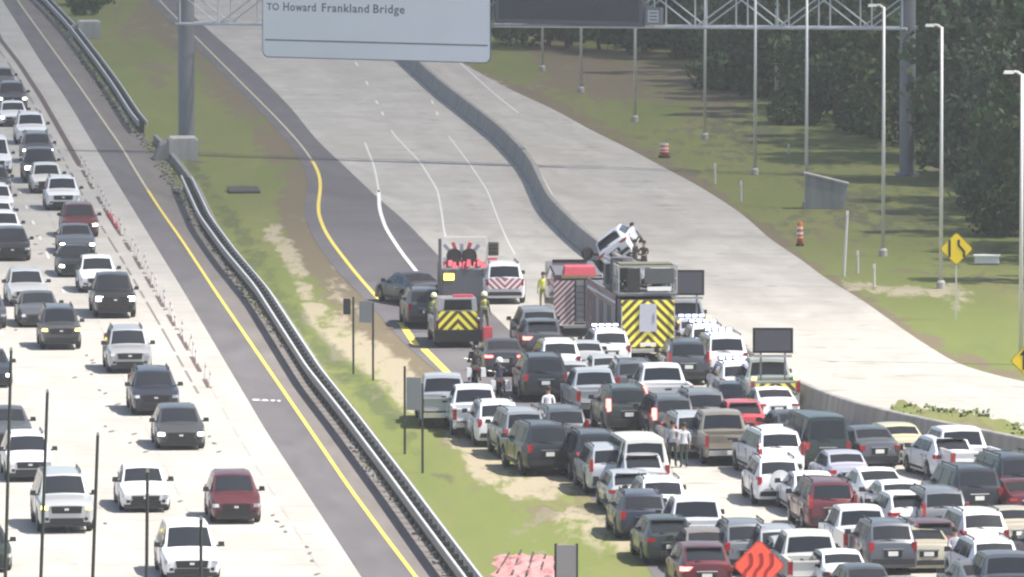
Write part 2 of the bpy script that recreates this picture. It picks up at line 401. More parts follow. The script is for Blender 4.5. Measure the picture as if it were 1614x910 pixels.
M_YELW = mat('pale_yellow_paint', (.46, .42, .30), .8, var=.25, scale=.5)
stripe('pale_edge_line', Y1L, -420, 300, 0.13, M_YELW, 0.024)
stripe('yellow_edge_line', Y1L, 300, 1100, 0.15, M_YEL, 0.024)
stripe('pale_edge_line', Y2L, -280, 252, 0.13, M_YELW, 0.020)
stripe('yellow_edge_line', Y2L, 252, 470, 0.19, M_YEL, 0.020)
for a, c_ in (((632, 508), (656, 545)), ((668, 550), (706, 588))):
    p, q = gp(*a, 0.02), gp(*c_, 0.02); d = (q - p).normalized(); nr = Vector((-d.y, d.x, 0)) * 0.17
    b = MB(); b.add([p - nr, q - nr, q + nr, p + nr], [(0, 1, 2, 3)]); o = b.build('yellow_dash', M_YEL); o['kind'] = 'structure'
    if o.data.polygons[0].normal.z < 0: o.data.flip_normals()
WL = [(560, 170), (575, 225), (590, 262), (597, 300), (598, 330), (608, 360), (632, 397), (658, 430), (672, 444)]
stripe('worn_white_line', WL, 225, 300, 0.12, M_WORN, 0.026, sm=8)
stripe('white_edge_line', WL, 300, 440, 0.20, M_WHT, 0.026, sm=8)
L1 = [(470, 0), (560, 95), (620, 212), (662, 255), (690, 300), (697, 340), (700, 366), (735, 470)]
L2 = [(560, 0), (660, 110), (700, 205), (740, 258), (768, 300), (785, 345), (800, 380), (850, 470)]
L3 = [(600, 20), (730, 140), (810, 220), (850, 270), (872, 310), (886, 350), (910, 385), (960, 440)]
stripe('white_lane_line', L1, 205, 372, 0.11, M_WORN, 0.024, sm=8)
stripe('white_lane_line', L1, 20, 200, 0.14, M_WORN, 0.024, dash=(3, 9))
stripe('white_lane_line', L2, 215, 400, 0.09, M_WORN, 0.024, sm=8)
stripe('white_lane_line', L2, 20, 210, 0.14, M_WORN, 0.024, dash=(3, 9))
stripe('white_lane_line', L3, 190, 400, 0.09, M_WORN, 0.024, sm=8)
stripe('white_shoulder_line', [(x + 78 if y < 400 else x + 90, y) for x, y in B2], -200, 175, 0.12, M_WORN, 0.022)
# oncoming carriageway: pale lane lines, dark joints
JN = mat('dark_joint', (0.16, 0.15, 0.145), 0.9)
DEL = [(-95, -120), (-50, -50), (0, 62), (30, 100), (64, 152), (100, 215), (130, 268), (145, 296), (180, 354), (215, 410), (245, 462), (270, 505), (290, 540), (312, 580), (330, 612)]
stripe('edge_joint', [(x - 22 + max(0, 300 - y) * 0.03, y) for x, y in DEL], -100, 618, 0.10, JN, 0.020, dash=(6, 1.5))
for off, nm in ((-44, 'near'), (-170, 'mid')):
    stripe('lane_joint', [(x + off * (y - YH) / 1180.0, y) for x, y in E1], -300, 1090, 0.09, mat('pale_joint', (0.33, 0.32, 0.30), 0.9), 0.018, dash=(5, 3))
for k, off in enumerate((-3.6 - 2.2, -7.2 - 2.2, -10.8 - 2.2, -14.4 - 2.2)):
    stripe('lane_line', [(x + off * sc(y), y) for x, y in E1], -300, 1090, 0.14, M_WORN, 0.022, dash=(3.0, 9.2))
# raised pavement markers and scuffs on the slabs
dots = [(137, 560), (147, 572), (157, 615), (170, 640), (144, 590), (166, 620), (186, 637), (166, 672), (176, 680), (205, 698), (230, 712), (212, 684), (330, 688), (338, 699), (345, 712), (284, 790), (166, 825), (120, 738), (8, 510), (25, 520), (56, 385), (64, 400), (85, 385), (145, 568), (118, 595), (60, 372), (430, 812), (437, 822), (445, 830), (450, 838), (484, 862), (488, 872), (492, 884), (500, 905), (36, 465), (412, 630), (425, 631), (435, 632)]
b = MB()
for x, y in dots:
    p = gp(x, y, 0.03); b.box((p.x, p.y, 0.035), (0.13, 0.55, 0.03), rz=random.uniform(-.3, .3), taper=0.3)
o = b.build('pavement_markers', mat('marker_dark', (0.13, 0.125, 0.12), 0.7)); o['kind'] = 'stuff'
tag(o, 'small dark raised markers scattered on the pale oncoming slabs', 'road markers')
p, q = gp(398, 630, .022), gp(442, 632, .022)
b = MB(); nr = Vector((0, .35, 0))
b.add([p - nr, q - nr, q + nr, p + nr], [(0, 1, 2, 3)]); b.build('white_shoulder_mark', M_WORN)['kind'] = 'structure'

# ================================================================== BARRIERS
ys = list(np.arange(-250, 400, 8)) + list(np.arange(400, 780, 7))
def bpath(line, ysl, s=14): return [gp(xy(line, y, s), y) for y in ysl]
pth = bpath(B2, ys)
NB = (-.02, 0), (-.02, .10), (.12, .32), (.2, .98), (.24, 1.02), (.46, 1.02), (.5, .98), (.58, .32), (.72, .10), (.72, 0)
sb = sweep(pth, NB); o = sb.build('median_barrier', M_BARR); fix_normals(o.data)
tag(o, 'long grey concrete barrier curving between the jammed lanes and the closed lanes', 'barrier')
jm = sweep([Vector((0, -.02, 0)), Vector((0, .02, 0))], [(.35 + (o_ - .35) * 1.03, z_ * 1.006) for o_, z_ in NB]).mesh('joint', mat('barrier_joint', (.13, .13, .125), .9)); fix_normals(jm)
acc_ = 0
for a_, b_ in zip(pth, pth[1:]):
    acc_ += (b_ - a_).length
    if acc_ > 6.0:
        acc_ = 0; d = (b_ - a_).normalized(); p = a_
        link('joint', jm, o, p, (0, 0, math.atan2(-d.x, d.y)))
# joint covers / drainage slots seen as dark marks along the barrier foot
b = MB()
for i in range(6, len(pth) - 3, 5):
    d = (pth[i + 1] - pth[i]).normalized(); p = pth[i] + Vector((d.y, -d.x, 0)) * .10
    b.box((p.x, p.y, .16), (.06, .5, .16), rz=math.atan2(-d.x, d.y))
b.build('scupper', M_BLACK, o, )['kind'] = 'stuff'

ys2 = list(np.arange(302, 1100, 8))
rp = bpath(RAIL, ys2, 10)
WALL = (-.62, 0), (-.60, .10), (-.42, .42), (-.38, .46), (-.14, .46), (-.12, 0)
wl = sweep([gp(*q_) for q_ in ((238, 224), (252, 238), (266, 256), (282, 276))] + rp, WALL); o = wl.build('low_concrete_wall', M_BARL); fix_normals(o.data)
tag(o, 'low dirty concrete wall running along the foot of the steel guardrail', 'wall')
def guardrail(path, label):
    root = empty('guardrail', path[0], 0, label, 'guardrail')
    o0 = Vector(path[0]); P = [p - o0 for p in path]
    for off, nm in ((0.0, 'near'), (.52, 'far')):
        pr = [(off - .03, .50), (off - .09, .54), (off - .09, .62), (off - .02, .66), (off - .09, .70), (off - .09, .80), (off - .03, .84), (off, .84), (off, .50)]
        r = sweep(P, pr).build('rail', M_STEEL if off == 0 else M_STEELD, root); fix_normals(r.data)
    cap = sweep(P, [(.50, .86), (.50, .92), (.58, .92), (.58, .86)]).build('top_tube', M_STEEL, root); fix_normals(cap.data)
    pm = MB().box((0, 0, .40), (.34, .12, .80)).mesh('post', M_DARKST)
    acc, last = 0, None
    for p, q in zip(P, P[1:]):
        L = (q - p).length; d = (q - p) / L; t_ = (-acc) % 1.95
        while t_ < L:
            s_ = p + d * t_ + Vector((d.y, -d.x, 0)) * .26
            link('post', pm, root, s_, (0, 0, math.atan2(-d.x, d.y))); t_ += 1.95
        acc += L
    return root
guardrail(rp, 'double faced steel guardrail running from the gantry block to the bottom of the frame')
UP = [(-80, -150), (0, -60), (78, 12), (115, 52), (128, 68), (160, 110), (190, 152), (222, 202), (240, 222)]
guardrail(bpath(UP, list(np.arange(-100, 218, 8)), 8), 'far section of steel guardrail beyond the gantry block')
# footing blocks
def footing(px, py, wpx, label):
    p = gp(px, py); s_ = sc(py); wd_ = wpx / s_
    r = empty('footing_block', p, R(4), label, 'concrete block')
    MB().box((0, 1.6, .62), (wd_, 3.2, 1.24)).box((-.0, 1.6, 1.29), (wd_ - .2, 3.0, .10)).build('block', M_BLOCK, r)
    b = MB(); b.add([(-wd_ / 2 - .9, 0, 0), (-wd_ / 2 - .01, 0, 0), (-wd_ / 2 - .01, 3.1, 0), (-wd_ / 2 - .9, 3.1, 0), (-wd_ / 2 - .5, .3, .9), (-wd_ / 2 - .01, 0.02, 1.15), (-wd_ / 2 - .01, 3.0, 1.15), (-wd_ / 2 - .5, 3.0, .9)],
          [(0, 1, 5, 4), (4, 5, 6, 7), (0, 4, 7, 3), (2, 3, 7, 6)]); b.build('sloped_flank', M_BARL, r)
    return r
footing(289, 254, 46, 'pale concrete footing block at the foot of the left gantry column')
footing(141, 62, 36, 'pale concrete footing block farther up the guardrail')
# rubble along the shoulder edge
b = MB(); rr = random.Random(3)
for k in range(3000):
    y = rr.uniform(0, 960); x = xy(A1R, y, 10) + max(-8, min(19, rr.gauss(7, 6))) * sc(y) / 30
    p = gp(x, y); q = rr.uniform(.05, .17)
    b.box((p.x, p.y, q * .25), (q, q * rr.uniform(.6, 2.4), q * .7), mi=rr.randrange(3), rz=rr.uniform(0, 3), taper=rr.uniform(.1, .5))
o = b.build('rubble', [M_BARR, M_BARR, mat('dark_soil', (.11, .10, .09), .95)]); o['kind'] = 'stuff'
tag(o, 'broken concrete rubble strewn between shoulder and low wall', 'rubble')

# ================================================================== GANTRY
gl, gr = gp(294, 240), gp(1430, 278)
gd = (gr - gl).normalized(); glen = (gr - gl).length; grz = math.atan2(gd.y, gd.x)
root = empty('sign_gantry', gl, grz, 'huge grey steel truss gantry spanning the carriageway on two round columns', 'gantry')
zb = (240 - 36) / sc(240); ht = 1.85
dz = ((278 - 44) / sc(278)) - zb
for x, r0 in ((0, .50), (glen, .46)):
    MB().lathe([(0, 0), (r0 + .25, 0), (r0 + .25, .2), (r0, .25), (r0, 12.0), (0, 12.0)], 20, (x, 0, 0)).build('column', M_STEELD, root, smooth=False)
def zz(x): return zb + dz * x / glen
for sy in (-.75, .75):
    for dz_ in (0, ht):
        MB().tube((-.3, sy, zz(-.3) + dz_), (glen + .3, sy, zz(glen) + dz_), .085, 8).build('chord', M_STEEL, root)
nb = 18; stp = glen / nb
web = MB().tube((0, 0, 0), (0, 0, ht), .05, 6).mesh('web_post', M_STEEL)
dg = MB().tube((0, 0, 0), (stp, 0, ht), .05, 6).mesh('web_brace', M_STEEL)
dg2 = MB().tube((0, 0, ht), (stp, 0, 0), .05, 6).mesh('web_brace', M_STEEL)
cr = MB().tube((0, -.75, 0), (0, .75, 0), .045, 6).mesh('cross_tie', M_STEEL)
for i in range(nb + 1):
    for sy in (-.75, .75):
        link('web_post', web, root, (i * stp, sy, zz(i * stp)))
        if i < nb: link('web_brace', dg if i % 2 else dg2, root, (i * stp, sy, zz(i * stp)))
    for dz_ in (0, ht): link('cross_tie', cr, root, (i * stp, 0, zz(i * stp) + dz_))
def on_gantry(px):                                 # distance along the gantry of a photo column
    lo_, hi_ = 0.0, glen
    for _ in range(40):
        m_ = (lo_ + hi_) / 2; p = gl + gd * m_
        if XC + F * p.x / p.y < px: lo_ = m_
        else: hi_ = m_
    return (lo_ + hi_) / 2
def row_at(p): return row_of(p.y)
# guide sign
u0, u1 = on_gantry(428), on_gantry(788); um = (u0 + u1) / 2; wS = u1 - u0
pm_ = gl + gd * um + Vector((gd.y, -gd.x, 0)) * 1.15
zbot = (row_of(pm_.y) - 95) / (F / pm_.y); hS = 5.2
M_SGN = mat('sign_white_sheet', (.94, .935, .92), .5, var=.05, scale=.4); M_SGNB = mat('sign_edge_grey', (.16, .17, .20), .5)  # sheet whitened and warmed to offset its sunless, sky-blue side
sg = empty('guide_sign', pm_, grz, 'wide pale guide sign lettered for the bridge, hung on the gantry', 'road sign')
def rrect(w_, h_, r_, y, z0, n=6):
    P = []
    for cx, cz, a0 in ((w_ / 2 - r_, z0 + r_, -90), (w_ / 2 - r_, z0 + h_ - r_, 0), (-w_ / 2 + r_, z0 + h_ - r_, 90), (-w_ / 2 + r_, z0 + r_, 180)):
        for k in range(n + 1):
            a = R(a0 + 90 * k / n); P.append((cx + r_ * math.cos(a), y, cz + r_ * math.sin(a)))
    return P
def plate(name, w_, h_, r_, y0, y1, z0, m, parent):
    A, B_ = rrect(w_, h_, r_, y0, z0), rrect(w_, h_, r_, y1, z0); n = len(A); b = MB()
    b.add(A + B_, [tuple(range(n)), tuple(reversed(range(n, 2 * n)))] + [(i, n + i, n + (i + 1) % n, (i + 1) % n) for i in range(n)])
    o = b.build(name, m, parent); fix_normals(o.data); return o
plate('border', wS, hS, .42, 0, .06, zbot, M_SGNB, sg)
plate('panel', wS - .12, hS - .12, .38, -.012, .0, zbot + .06, M_SGN, sg)
zl = zbot + (95 - 67) / (F / pm_.y)
MB().box((0, -.018, zl), (wS - .4, .01, .085)).build('rule_line', M_SGNB, sg)
for x in (-4.5, -1.5, 1.5, 4.5): MB().box((x, .35, zbot + 2.2), (.12, .58, .12)).box((x, .10, zbot + 2.6), (.14, .08, 3.4)).build('bracket', M_STEELD, sg)
def text(body, size, loc, m, parent, name='lettering', rot=(math.pi / 2, 0, 0), ext=.006, align='LEFT', space=1.0, sx=1.0):
    cu = bpy.data.curves.new(name, 'FONT'); cu.body = body; cu.size = size; cu.extrude = ext; cu.align_x = align
    cu.space_character = space; cu.offset = size * .012; cu.resolution_u = 3
    tmp = bpy.data.objects.new('tmp', cu); C.objects.link(tmp)
    bpy.context.view_layer.update()
    me_ = bpy.data.meshes.new_from_object(tmp.evaluated_get(bpy.context.evaluated_depsgraph_get()))
    bpy.data.objects.remove(tmp); me_.name = name; me_.materials.clear(); me_.materials.append(m)
    o = link(name, me_, parent, loc, rot); o.scale = (sx, 1, 1); return o
kx = F / pm_.y
text('TO', .60, (-wS / 2 + .32, -.022, zbot + (95 - 19.5) / kx), M_SGNB, sg, space=1.05)
for wd_t, xa_, xb_ in (('Howard', 466, 525), ('Frankland', 536, 621), ('Bridge', 629, 685)):
    o = text(wd_t, .72, (-wS / 2 + (xa_ - 428) / kx, -.022, zbot + (95 - 20) / kx), M_SGNB, sg, space=1.12)
    o.scale = ((xb_ - xa_) / kx / max(.01, o.dimensions.x), 1, 1)
# message sign (dark face) and its control box
u0, u1 = on_gantry(795), on_gantry(1027); um = (u0 + u1) / 2; wD = u1 - u0
pm_ = gl + gd * um + Vector((gd.y, -gd.x, 0)) * 1.15; zb2 = (row_of(pm_.y) - 39) / (F / pm_.y)
dm = empty('message_sign', pm_, grz, 'dark electronic message sign with a blank face beside the pale guide sign', 'road sign')
MB().box((0, .45, zb2 + 1.35), (wD, .9, 2.7)).build('housing', mat('sign_housing_grey', (.10, .105, .13), .5), dm)
MB().box((0, -.012, zb2 + 1.38), (wD - .5, .02, 2.2)).build('display', mat('blank_display', (.045, .045, .062), .4, var=.1, scale=.5), dm)
for x in (-3, 3): MB().box((x, .96, zb2 + 1.6), (.14, .12, 2.2)).build('bracket', M_STEELD, dm)
u = on_gantry(1045); p = gl + gd * u + Vector((gd.y, -gd.x, 0)) * .95
cb_ = empty('control_box', p, grz, 'small grey control box on the gantry right of the dark message sign', 'equipment box')
z0 = zz(u)
MB().box((0, -.1, z0 + .65), (1.0, .35, 1.0)).build('case', M_STEELD, cb_)
MB().box((0, -.285, z0 + .65), (.72, .02, .72)).build('door', M_STEEL, cb_)
for k in range(3): MB().box((0, -.30, z0 + .45 + k * .2), (.5, .012, .06)).build('louvre', M_DARKST, cb_)

# ================================================================== LIGHT POLES
def light_pole(px, py, label, h=12.7, r=.085, arm=True, armlen=.62):
    p = gp(px, py)
    q = empty('light_pole', p, 0, label, 'light pole', 'tall light poles along the right verge')
    MB().lathe([(0, 0), (r * 2.6, 0), (r * 2.6, .3), (r * 1.5, .42)], 10).build('base', M_BLOCK, q)
    MB().tube((0, 0, .3), (.0, 0, h), r * 1.18, 10, r2=r * .82).build('shaft', M_POLE, q, smooth=True)
    if arm:
        MB().tube((0, 0, h - .06), (-armlen * .35, 0, h + .10), .06, 8).tube((-armlen * .35, 0, h + .10), (-armlen * .6, 0, h + .10), .055, 8).build('arm', M_POLE, q)
        MB().box((-armlen * .95, 0, h + .08), (.46, .34, .13), taper=.2).build('lamp_head', M_POLE, q)
    return q
POLES = [((855, 112), 'farthest light pole, just right of the guide sign'), ((916, 146), 'light pole below the left part of the dark message sign'), ((1001, 192), 'light pole below the right end of the dark message sign'),
         ((1111, 220), 'light pole standing left of the orange barrel in the verge trees'), ((1190, 276), 'light pole left of the concrete culvert, white and slim'), ((1271, 327), 'light pole standing at the left edge of the concrete culvert'),
         ((1392, 404), 'bright light pole just left of the right gantry column'), ((1483, 455), 'light pole with its lamp arm in view beside the lane ends sign'), ((1609, 575), 'light pole cut by the right edge of the frame')]
for (x, y), l_ in POLES: light_pole(x, y, l_)
light_pole(1225, 170, 'thick grey light pole farther back among the trees', h=14, r=.16, arm=False)
light_pole(1575, 346, 'short slim pole far back near the right edge', h=1.1, r=.06, arm=False)

# ================================================================== ROADSIDE THINGS
M_ORG = mat('barrel_orange', (.62, .10, .03), .55); M_WBAND = mat('reflective_white', (.75, .73, .70), .5)
def barrel(px, py, label, h=1.0):
    p = gp(px, py); q = empty('traffic_barrel', p, 0, label, 'traffic barrel', 'orange barrels on the verge')
    MB().lathe([(0, 0), (.36, 0), (.36, .12), (.29, .14), (0, .14)], 14).build('base', M_TYRE, q)
    MB().lathe([(.27, .12), (.29, .12), (.27, .45), (.255, .75), (.24, h), (.1, h + .03), (0, h + .03)], 14).build('drum', M_ORG, q, smooth=True)
    for z in (.30, .52, .76): MB().lathe([(.288 - z * .04, z), (.286 - z * .04, z + .12)], 14).build('band', M_WBAND, q)
barrel(1047, 249, 'faded orange barrel standing in the grass by the far verge', .8); barrel(1261, 388, 'slim orange and white channelizer beside the edge of the closed lanes', 1.05)
C.objects[-1]
[o for o in C.objects if o.get('label', '').startswith('slim orange')][0].scale = (.58, .58, 1.15)
def marker(px, py, hpx, label, lean=0.0, col=M_POLE, r=.05):
    p = gp(px, py); q = empty('marker_post', p, 0, label, 'marker post', 'marker posts on the right verge')
    h = hpx / sc(py); MB().tube((0, 0, 0), (lean, 0, h), r * 1.3, 8, r2=r).build('shaft', col, q)
    MB().box((lean * .9, -.06, h - .12), (.13, .02, .22)).build('reflector', M_WBAND, q)
for a in (((1127, 290), 33, 'slim pale marker post in the dark grass below the far light pole'), ((1168, 318), 33, 'slim pale marker post just left of the culvert light pole'), ((1352, 431), 36, 'short pale marker post right of the tall leaning one'),
          ((1378, 452), 36, 'short pale marker post nearest the bright gantry side pole'), ((1243, 243), 16, 'tiny marker post beside the thick far pole')):
    marker(a[0][0], a[0][1], a[1], a[2])
marker(1330, 436, 104, 'tall slim leaning white post right of the culvert', lean=.18, r=.06)
# culvert headwall
p = gp(1302, 330); q = empty('culvert_headwall', p, R(-3), 'grey concrete culvert headwall with sloping top behind a light pole', 'culvert')
b = MB(); b.add([(-1.15, 0, 0), (1.0, 0, 0), (1.18, 0, 1.35), (-1.15, 0, 1.92), (-1.15, .9, 0), (1.0, .9, 0), (1.18, .9, 1.35), (-1.15, .9, 1.92)], [(0, 1, 2, 3), (7, 6, 5, 4), (3, 2, 6, 7), (1, 5, 6, 2), (0, 3, 7, 4)])
b.build('wall', barrier_mat('culvert_concrete', (.36, .37, .37)), q)
b = MB(); b.add([(-1.22, -.05, 1.93), (1.24, -.05, 1.34), (1.24, .95, 1.34), (-1.22, .95, 1.93), (-1.22, -.05, 2.02), (1.24, -.05, 1.43), (1.24, .95, 1.43), (-1.22, .95, 2.02)], [(0, 1, 5, 4), (4, 5, 6, 7), (2, 3, 7, 6), (1, 2, 6, 5), (3, 0, 4, 7)])
b.build('coping', M_BLOCK, q)
# cabinets lying beyond the lane ends sign
p = gp(1556, 418); q = empty('utility_cabinet', p, 0, 'low white utility cabinet in the grass right of the yellow sign', 'cabinet')
MB().box((0, .3, .25), (1.25, .6, .34), taper=.06).build('case', mat('cabinet_white', (.72, .72, .74), .5), q); MB().box((0, .3, .46), (1.32, .68, .07)).build('lid', M_WHT, q); MB().box((0, .3, .05), (1.0, .4, .1)).build('plinth', M_BARR, q)

M_SYEL = mat('sign_yellow', (.88, .64, .02), .5, var=.06, scale=2); M_SYELD = mat('sign_yellow_border', (.36, .25, .01), .6)
M_SORG = mat('sign_fluorescent_orange', (1.0, .12, .065), .5, var=.05, scale=2); M_SRED = mat('sign_symbol_red', (.40, .02, .02), .6)
def thick_poly(pts, y0, y1):
    n = len(pts); b = MB()
    b.add([(x, y0, z) for x, z in pts] + [(x, y1, z) for x, z in pts], [tuple(range(n)), tuple(reversed(range(n, 2 * n)))] + [(i, n + i, n + (i + 1) % n, (i + 1) % n) for i in range(n)])
    return b
def curve_bar(pts, wd_, y0, y1):
    L_, R_ = [], []
    for i, (x, z) in enumerate(pts):
        a, c_ = pts[max(i - 1, 0)], pts[min(i + 1, len(pts) - 1)]; dx, dz_ = c_[0] - a[0], c_[1] - a[1]; l_ = math.hypot(dx, dz_)
        L_.append((x - dz_ / l_ * wd_, z + dx / l_ * wd_)); R_.append((x + dz_ / l_ * wd_, z - dx / l_ * wd_))
    b = MB(); n = len(pts)
    for i in range(n - 1):
        P = [L_[i], L_[i + 1], R_[i + 1], R_[i]]
        b.add([(x, y0, z) for x, z in P] + [(x, y1, z) for x, z in P], [(0, 1, 2, 3), (7, 6, 5, 4), (0, 4, 5, 1), (1, 5, 6, 2), (2, 6, 7, 3), (3, 7, 4, 0)])
    return b
def diamond(px, py, cy, half, label, face, border, rz=0.0, post=M_POLE):
    p = gp(px, py); q = empty('warning_sign', p, rz, label, 'warning sign'); s_ = sc(py)
    h = half / s_; zc = (py - cy) / s_
    dd = [(0, -h), (h, 0), (0, h), (-h, 0)]
    def rd(k, r_=.12):
        P = []
        for i in range(4):
            a, b_, c_ = dd[i - 1], dd[i], dd[(i + 1) % 4]
            for t_ in (-1, -.35, .35, 1):
                u_ = a if t_ < 0 else c_; f_ = abs(t_) * r_ + (0 if abs(t_) == 1 else .035)
                P.append(((b_[0] + (u_[0] - b_[0]) * f_) * k, zc + (b_[1] + (u_[1] - b_[1]) * f_) * k))
        return P
    o = thick_poly(rd(1), 0, .02).build('border', border, q); fix_normals(o.data)
    o = thick_poly(rd(.93), -.012, -.001).build('face', face, q); fix_normals(o.data)
    MB().box((0, .06, (zc + h * .3) / 2), (.07, .06, zc + h * .3)).build('post', post, q)
    return q, h, zc
q, h, zc = diamond(1507, 505, 392, 27, 'yellow diamond lane ends sign on a post in the right verge', M_SYEL, M_SYELD)
for pts in ([(-.30, -.36), (-.30, .40)], [(.34, -.36), (.34, -.12), (.10, .16), (.10, .40)]):
    o = curve_bar([(x * h / .75, zc + z * h / .75) for x, z in pts], .055, -.024, -.013).build('symbol', M_BLACK, q); fix_normals(o.data)
q, h, zc = diamond(1619, 690, 568, 28, 'yellow diamond sign half cut by the right edge of the frame', M_SYEL, M_SYELD)
o = curve_bar([(-.12, zc - .36), (-.12, zc + .28)], .07, -.024, -.013).build('symbol', M_BLACK, q); fix_normals(o.data)
o = thick_poly([(-.32, zc + .22), (-.12, zc + .5), (.08, zc + .22)], -.024, -.013).build('symbol', M_BLACK, q); fix_normals(o.data)
q, h, zc = diamond(1196, 985, 891, 42, 'bright orange diamond sign with three wavy arrows at the bottom edge', M_SORG, mat('sign_border_orange', (.55, .06, .04), .6), rz=R(2))
for x0 in (-.36, -.02, .32):
    P = [(x0 + .13 * math.tanh(math.sin((k / 12) * 4.6 + .3) * 1.5), zc + .40 - k * .068) for k in range(13)]
    o = curve_bar(P, .058, -.024, -.013).build('symbol', M_SRED, q); fix_normals(o.data)

# tall thin poles in the left foreground
for (xt, yt, xb) in ((20, 548, 8), (77, 614, 62), (156, 682, 142), (234, 740, 230), (318, 815, 317)):
    yb = 1115 + (yt - 548) * .55; p = gp(xb - (xt - xb) * .4, yb); s_ = sc(yb)
    q = empty('roadside_pole', p, 0, {20: 'leftmost of the thin dark poles in the left foreground', 77: 'second thin dark pole, by the white crossover', 156: 'thin dark pole beside the suv with amber lamps', 234: 'thin dark pole in front of the small white sedan', 318: 'rightmost and lowest thin dark pole, over the bottom white suv'}[xt], 'pole', 'thin dark poles in the left foreground')
    hh = (yb - yt) / s_; top = (((xt - xb) * 1.4) / s_, 0, hh)
    MB().tube((0, 0, 0), top, .058, 8, r2=.045).build('shaft', M_DARKST, q)
    MB().box((top[0], 0, top[2] + .03), (.10, .1, .10), taper=.4).build('cap', M_BARR, q)
    MB().box((0, 0, .05), (.3, .3, .1)).build('base_plate', M_DARKST, q)

# two-post signs on the median
M_PANG = mat('sign_back_grey', (.30, .31, .32), .5, .2, var=.1, scale=1.5)
def post_sign(posts, ytop, label, panels, cat='sign'):
    (x0, y0), (x1, y1) = posts; p = gp((x0 + x1) / 2, (y0 + y1) / 2); s_ = sc((y0 + y1) / 2)
    A, B_ = gp(x0, y0) - p, gp(x1, y1) - p
    q = empty('post_sign', p, 0, label, cat); hz = ((y0 + y1) / 2 - ytop) / s_
    for a in (A, B_):
        MB().box((a.x, a.y, hz / 2), (.09, .09, hz)).build('post', M_DARKST, q)
    for (xa, xb_, ya, yb_, m_) in panels:
        z0_, z1_ = ((y0 + y1) / 2 - yb_) / s_, ((y0 + y1) / 2 - ya) / s_
        cx = ((xa + xb_) / 2 - (x0 + x1) / 2) / s_
        MB().box((cx, (A.y + B_.y) / 2 - .09, (z0_ + z1_) / 2), ((xb_ - xa) / s_, .04, z1_ - z0_), rz=math.atan2(B_.y - A.y, B_.x - A.x) * .25).build('panel', m_, q)
    return q, s_
M_DK = mat('sign_dark', (.05, .052, .055), .6)
post_sign([(557, 590), (588, 600)], 472, 'small dark two-post sign on the sandy median near the yellow line', [(541, 553, 470, 495, M_DK), (566, 587, 474, 508, M_PANG)])
q, s_ = post_sign([(638, 716), (666, 746)], 590, 'grey two-post sign left of the silver pickup on the median', [(640, 665, 594, 646, M_PANG)])
q, s_ = post_sign([(876, 975), (909, 975)], 856, 'grey panel sign on two posts at the bottom of the median', [(877, 908, 858, 940, mat('sign_back_mauve', (.30, .27, .29), .6, var=.1, scale=2))])
# crumpled plastic fence
p = gp(830, 893); q = empty('plastic_fence_heap', p, 0, 'crumpled pink plastic fence heap on the grass at the bottom', 'plastic fence')
rr = random.Random(9); b = MB(); nn = 22
for j in range(nn):
    for i in range(nn):
        u_, v_ = i / (nn - 1), j / (nn - 1)
        x = (u_ - .5) * (2.15 + .5 * noise.noise(Vector((v_ * 4, 1, 0)))); y = (v_ - .5) * (7 + 3 * noise.noise(Vector((u_ * 4, 7, 0))))
        z = .5 * max(0.02, (.32 * math.sin(3.1 * u_ + .1) * math.sin(math.pi * v_)) + .42 * noise.noise(Vector((x * 2.9, y * .9, 2))))
        b.v.append((x + .2 * noise.noise(Vector((x, y, 5))), y, z))
for j in range(nn - 1):
    for i in range(nn - 1):
        a = j * nn + i
        b.f.append((a, a + 1, a + nn + 1, a + nn)); b.mi.append(0)
o = b.build('sheet', mat('faded_pink_plastic', (.40, .19, .19), .7, var=.5, scale=4), q)
for k in range(5):
    MB().tube((-1 + k * .5, -3.5 + rr.random() * 2, .08), (-.6 + k * .42, 2.0 + rr.random() * 2, .17), .035, 6).build('stake', M_DARKST, q)
MB().tube((-1.3, -4.6, .07), (1.0, -4.4, .07), .05, 6).build('rope_edge', mat('pale_rope', (.55, .52, .42), .8), q)
# a dark tarp strip lying in the grass and pale stones
p = gp(384, 303); q = empty('fallen_board', p, R(5), 'dark board lying in the far median grass', 'board'); MB().box((0, 0, .12), (1.75, 2.6, .14), rx=R(3)).build('panel', mat('wet_wood', (.05, .05, .045), .8), q); MB().box((0, -1.2, .03), (1.5, .1, .06)).build('batten', M_DARKST, q)

# ================================================================== DELINEATORS
dm_ = MB().lathe([(.032, 0), (.032, .80), (0, .82)], 7).mesh('tube', mat('delineator_white', (.72, .70, .68), .6))
db_ = MB().box((0, 0, .03), (.24, .30, .06), taper=.3).mesh('base', mat('delineator_base', (.17, .105, .09), .7))
dr_ = MB().lathe([(.036, .56), (.036, .66)], 7).mesh('band', mat('delineator_band', (.36, .25, .22), .6))
Ycur = gp(330, 612).y; k = 0; rr = random.Random(4)
while Ycur < 800:
    py = row_of(Ycur); x = xy(DEL, py, 8); p = gp(x, py)
    if py > 262 and rr.random() < .90:
        q = empty('lane_delineator', p, 0, 'slim white delineator tube in the long row beside the oncoming lanes', 'delineator', 'delineator tubes along the oncoming lanes')
        q.rotation_euler = (rr.gauss(0, .07), rr.gauss(0, .09), 0)
        link('tube', dm_, q); link('base', db_, q); link('band', dr_, q)
    Ycur += 3.8
stripe('separator_strip', DEL, -110, 262, 0.36, mat('separator_brown', (.085, .06, .055), .85), 0.021, sm=6)
stripe('separator_strip', DEL, 268, 606, 0.20, mat('separator_brown', (.13, .085, .075), .85), 0.021, sm=6, dash=(7, 5))
# red tape strips on the line of delineators
p = gp(178, 352); q = empty('red_tape', p, 0, 'red strip lying on the line of delineator tubes', 'red strip'); a_, b_ = gp(171, 338) - p, gp(186, 362) - p
MB().tube(a_ + Vector((0, 0, .06)), b_ + Vector((0, 0, .06)), .12, 6).build('strip', mat('red_strip', (.42, .04, .05), .6), q)

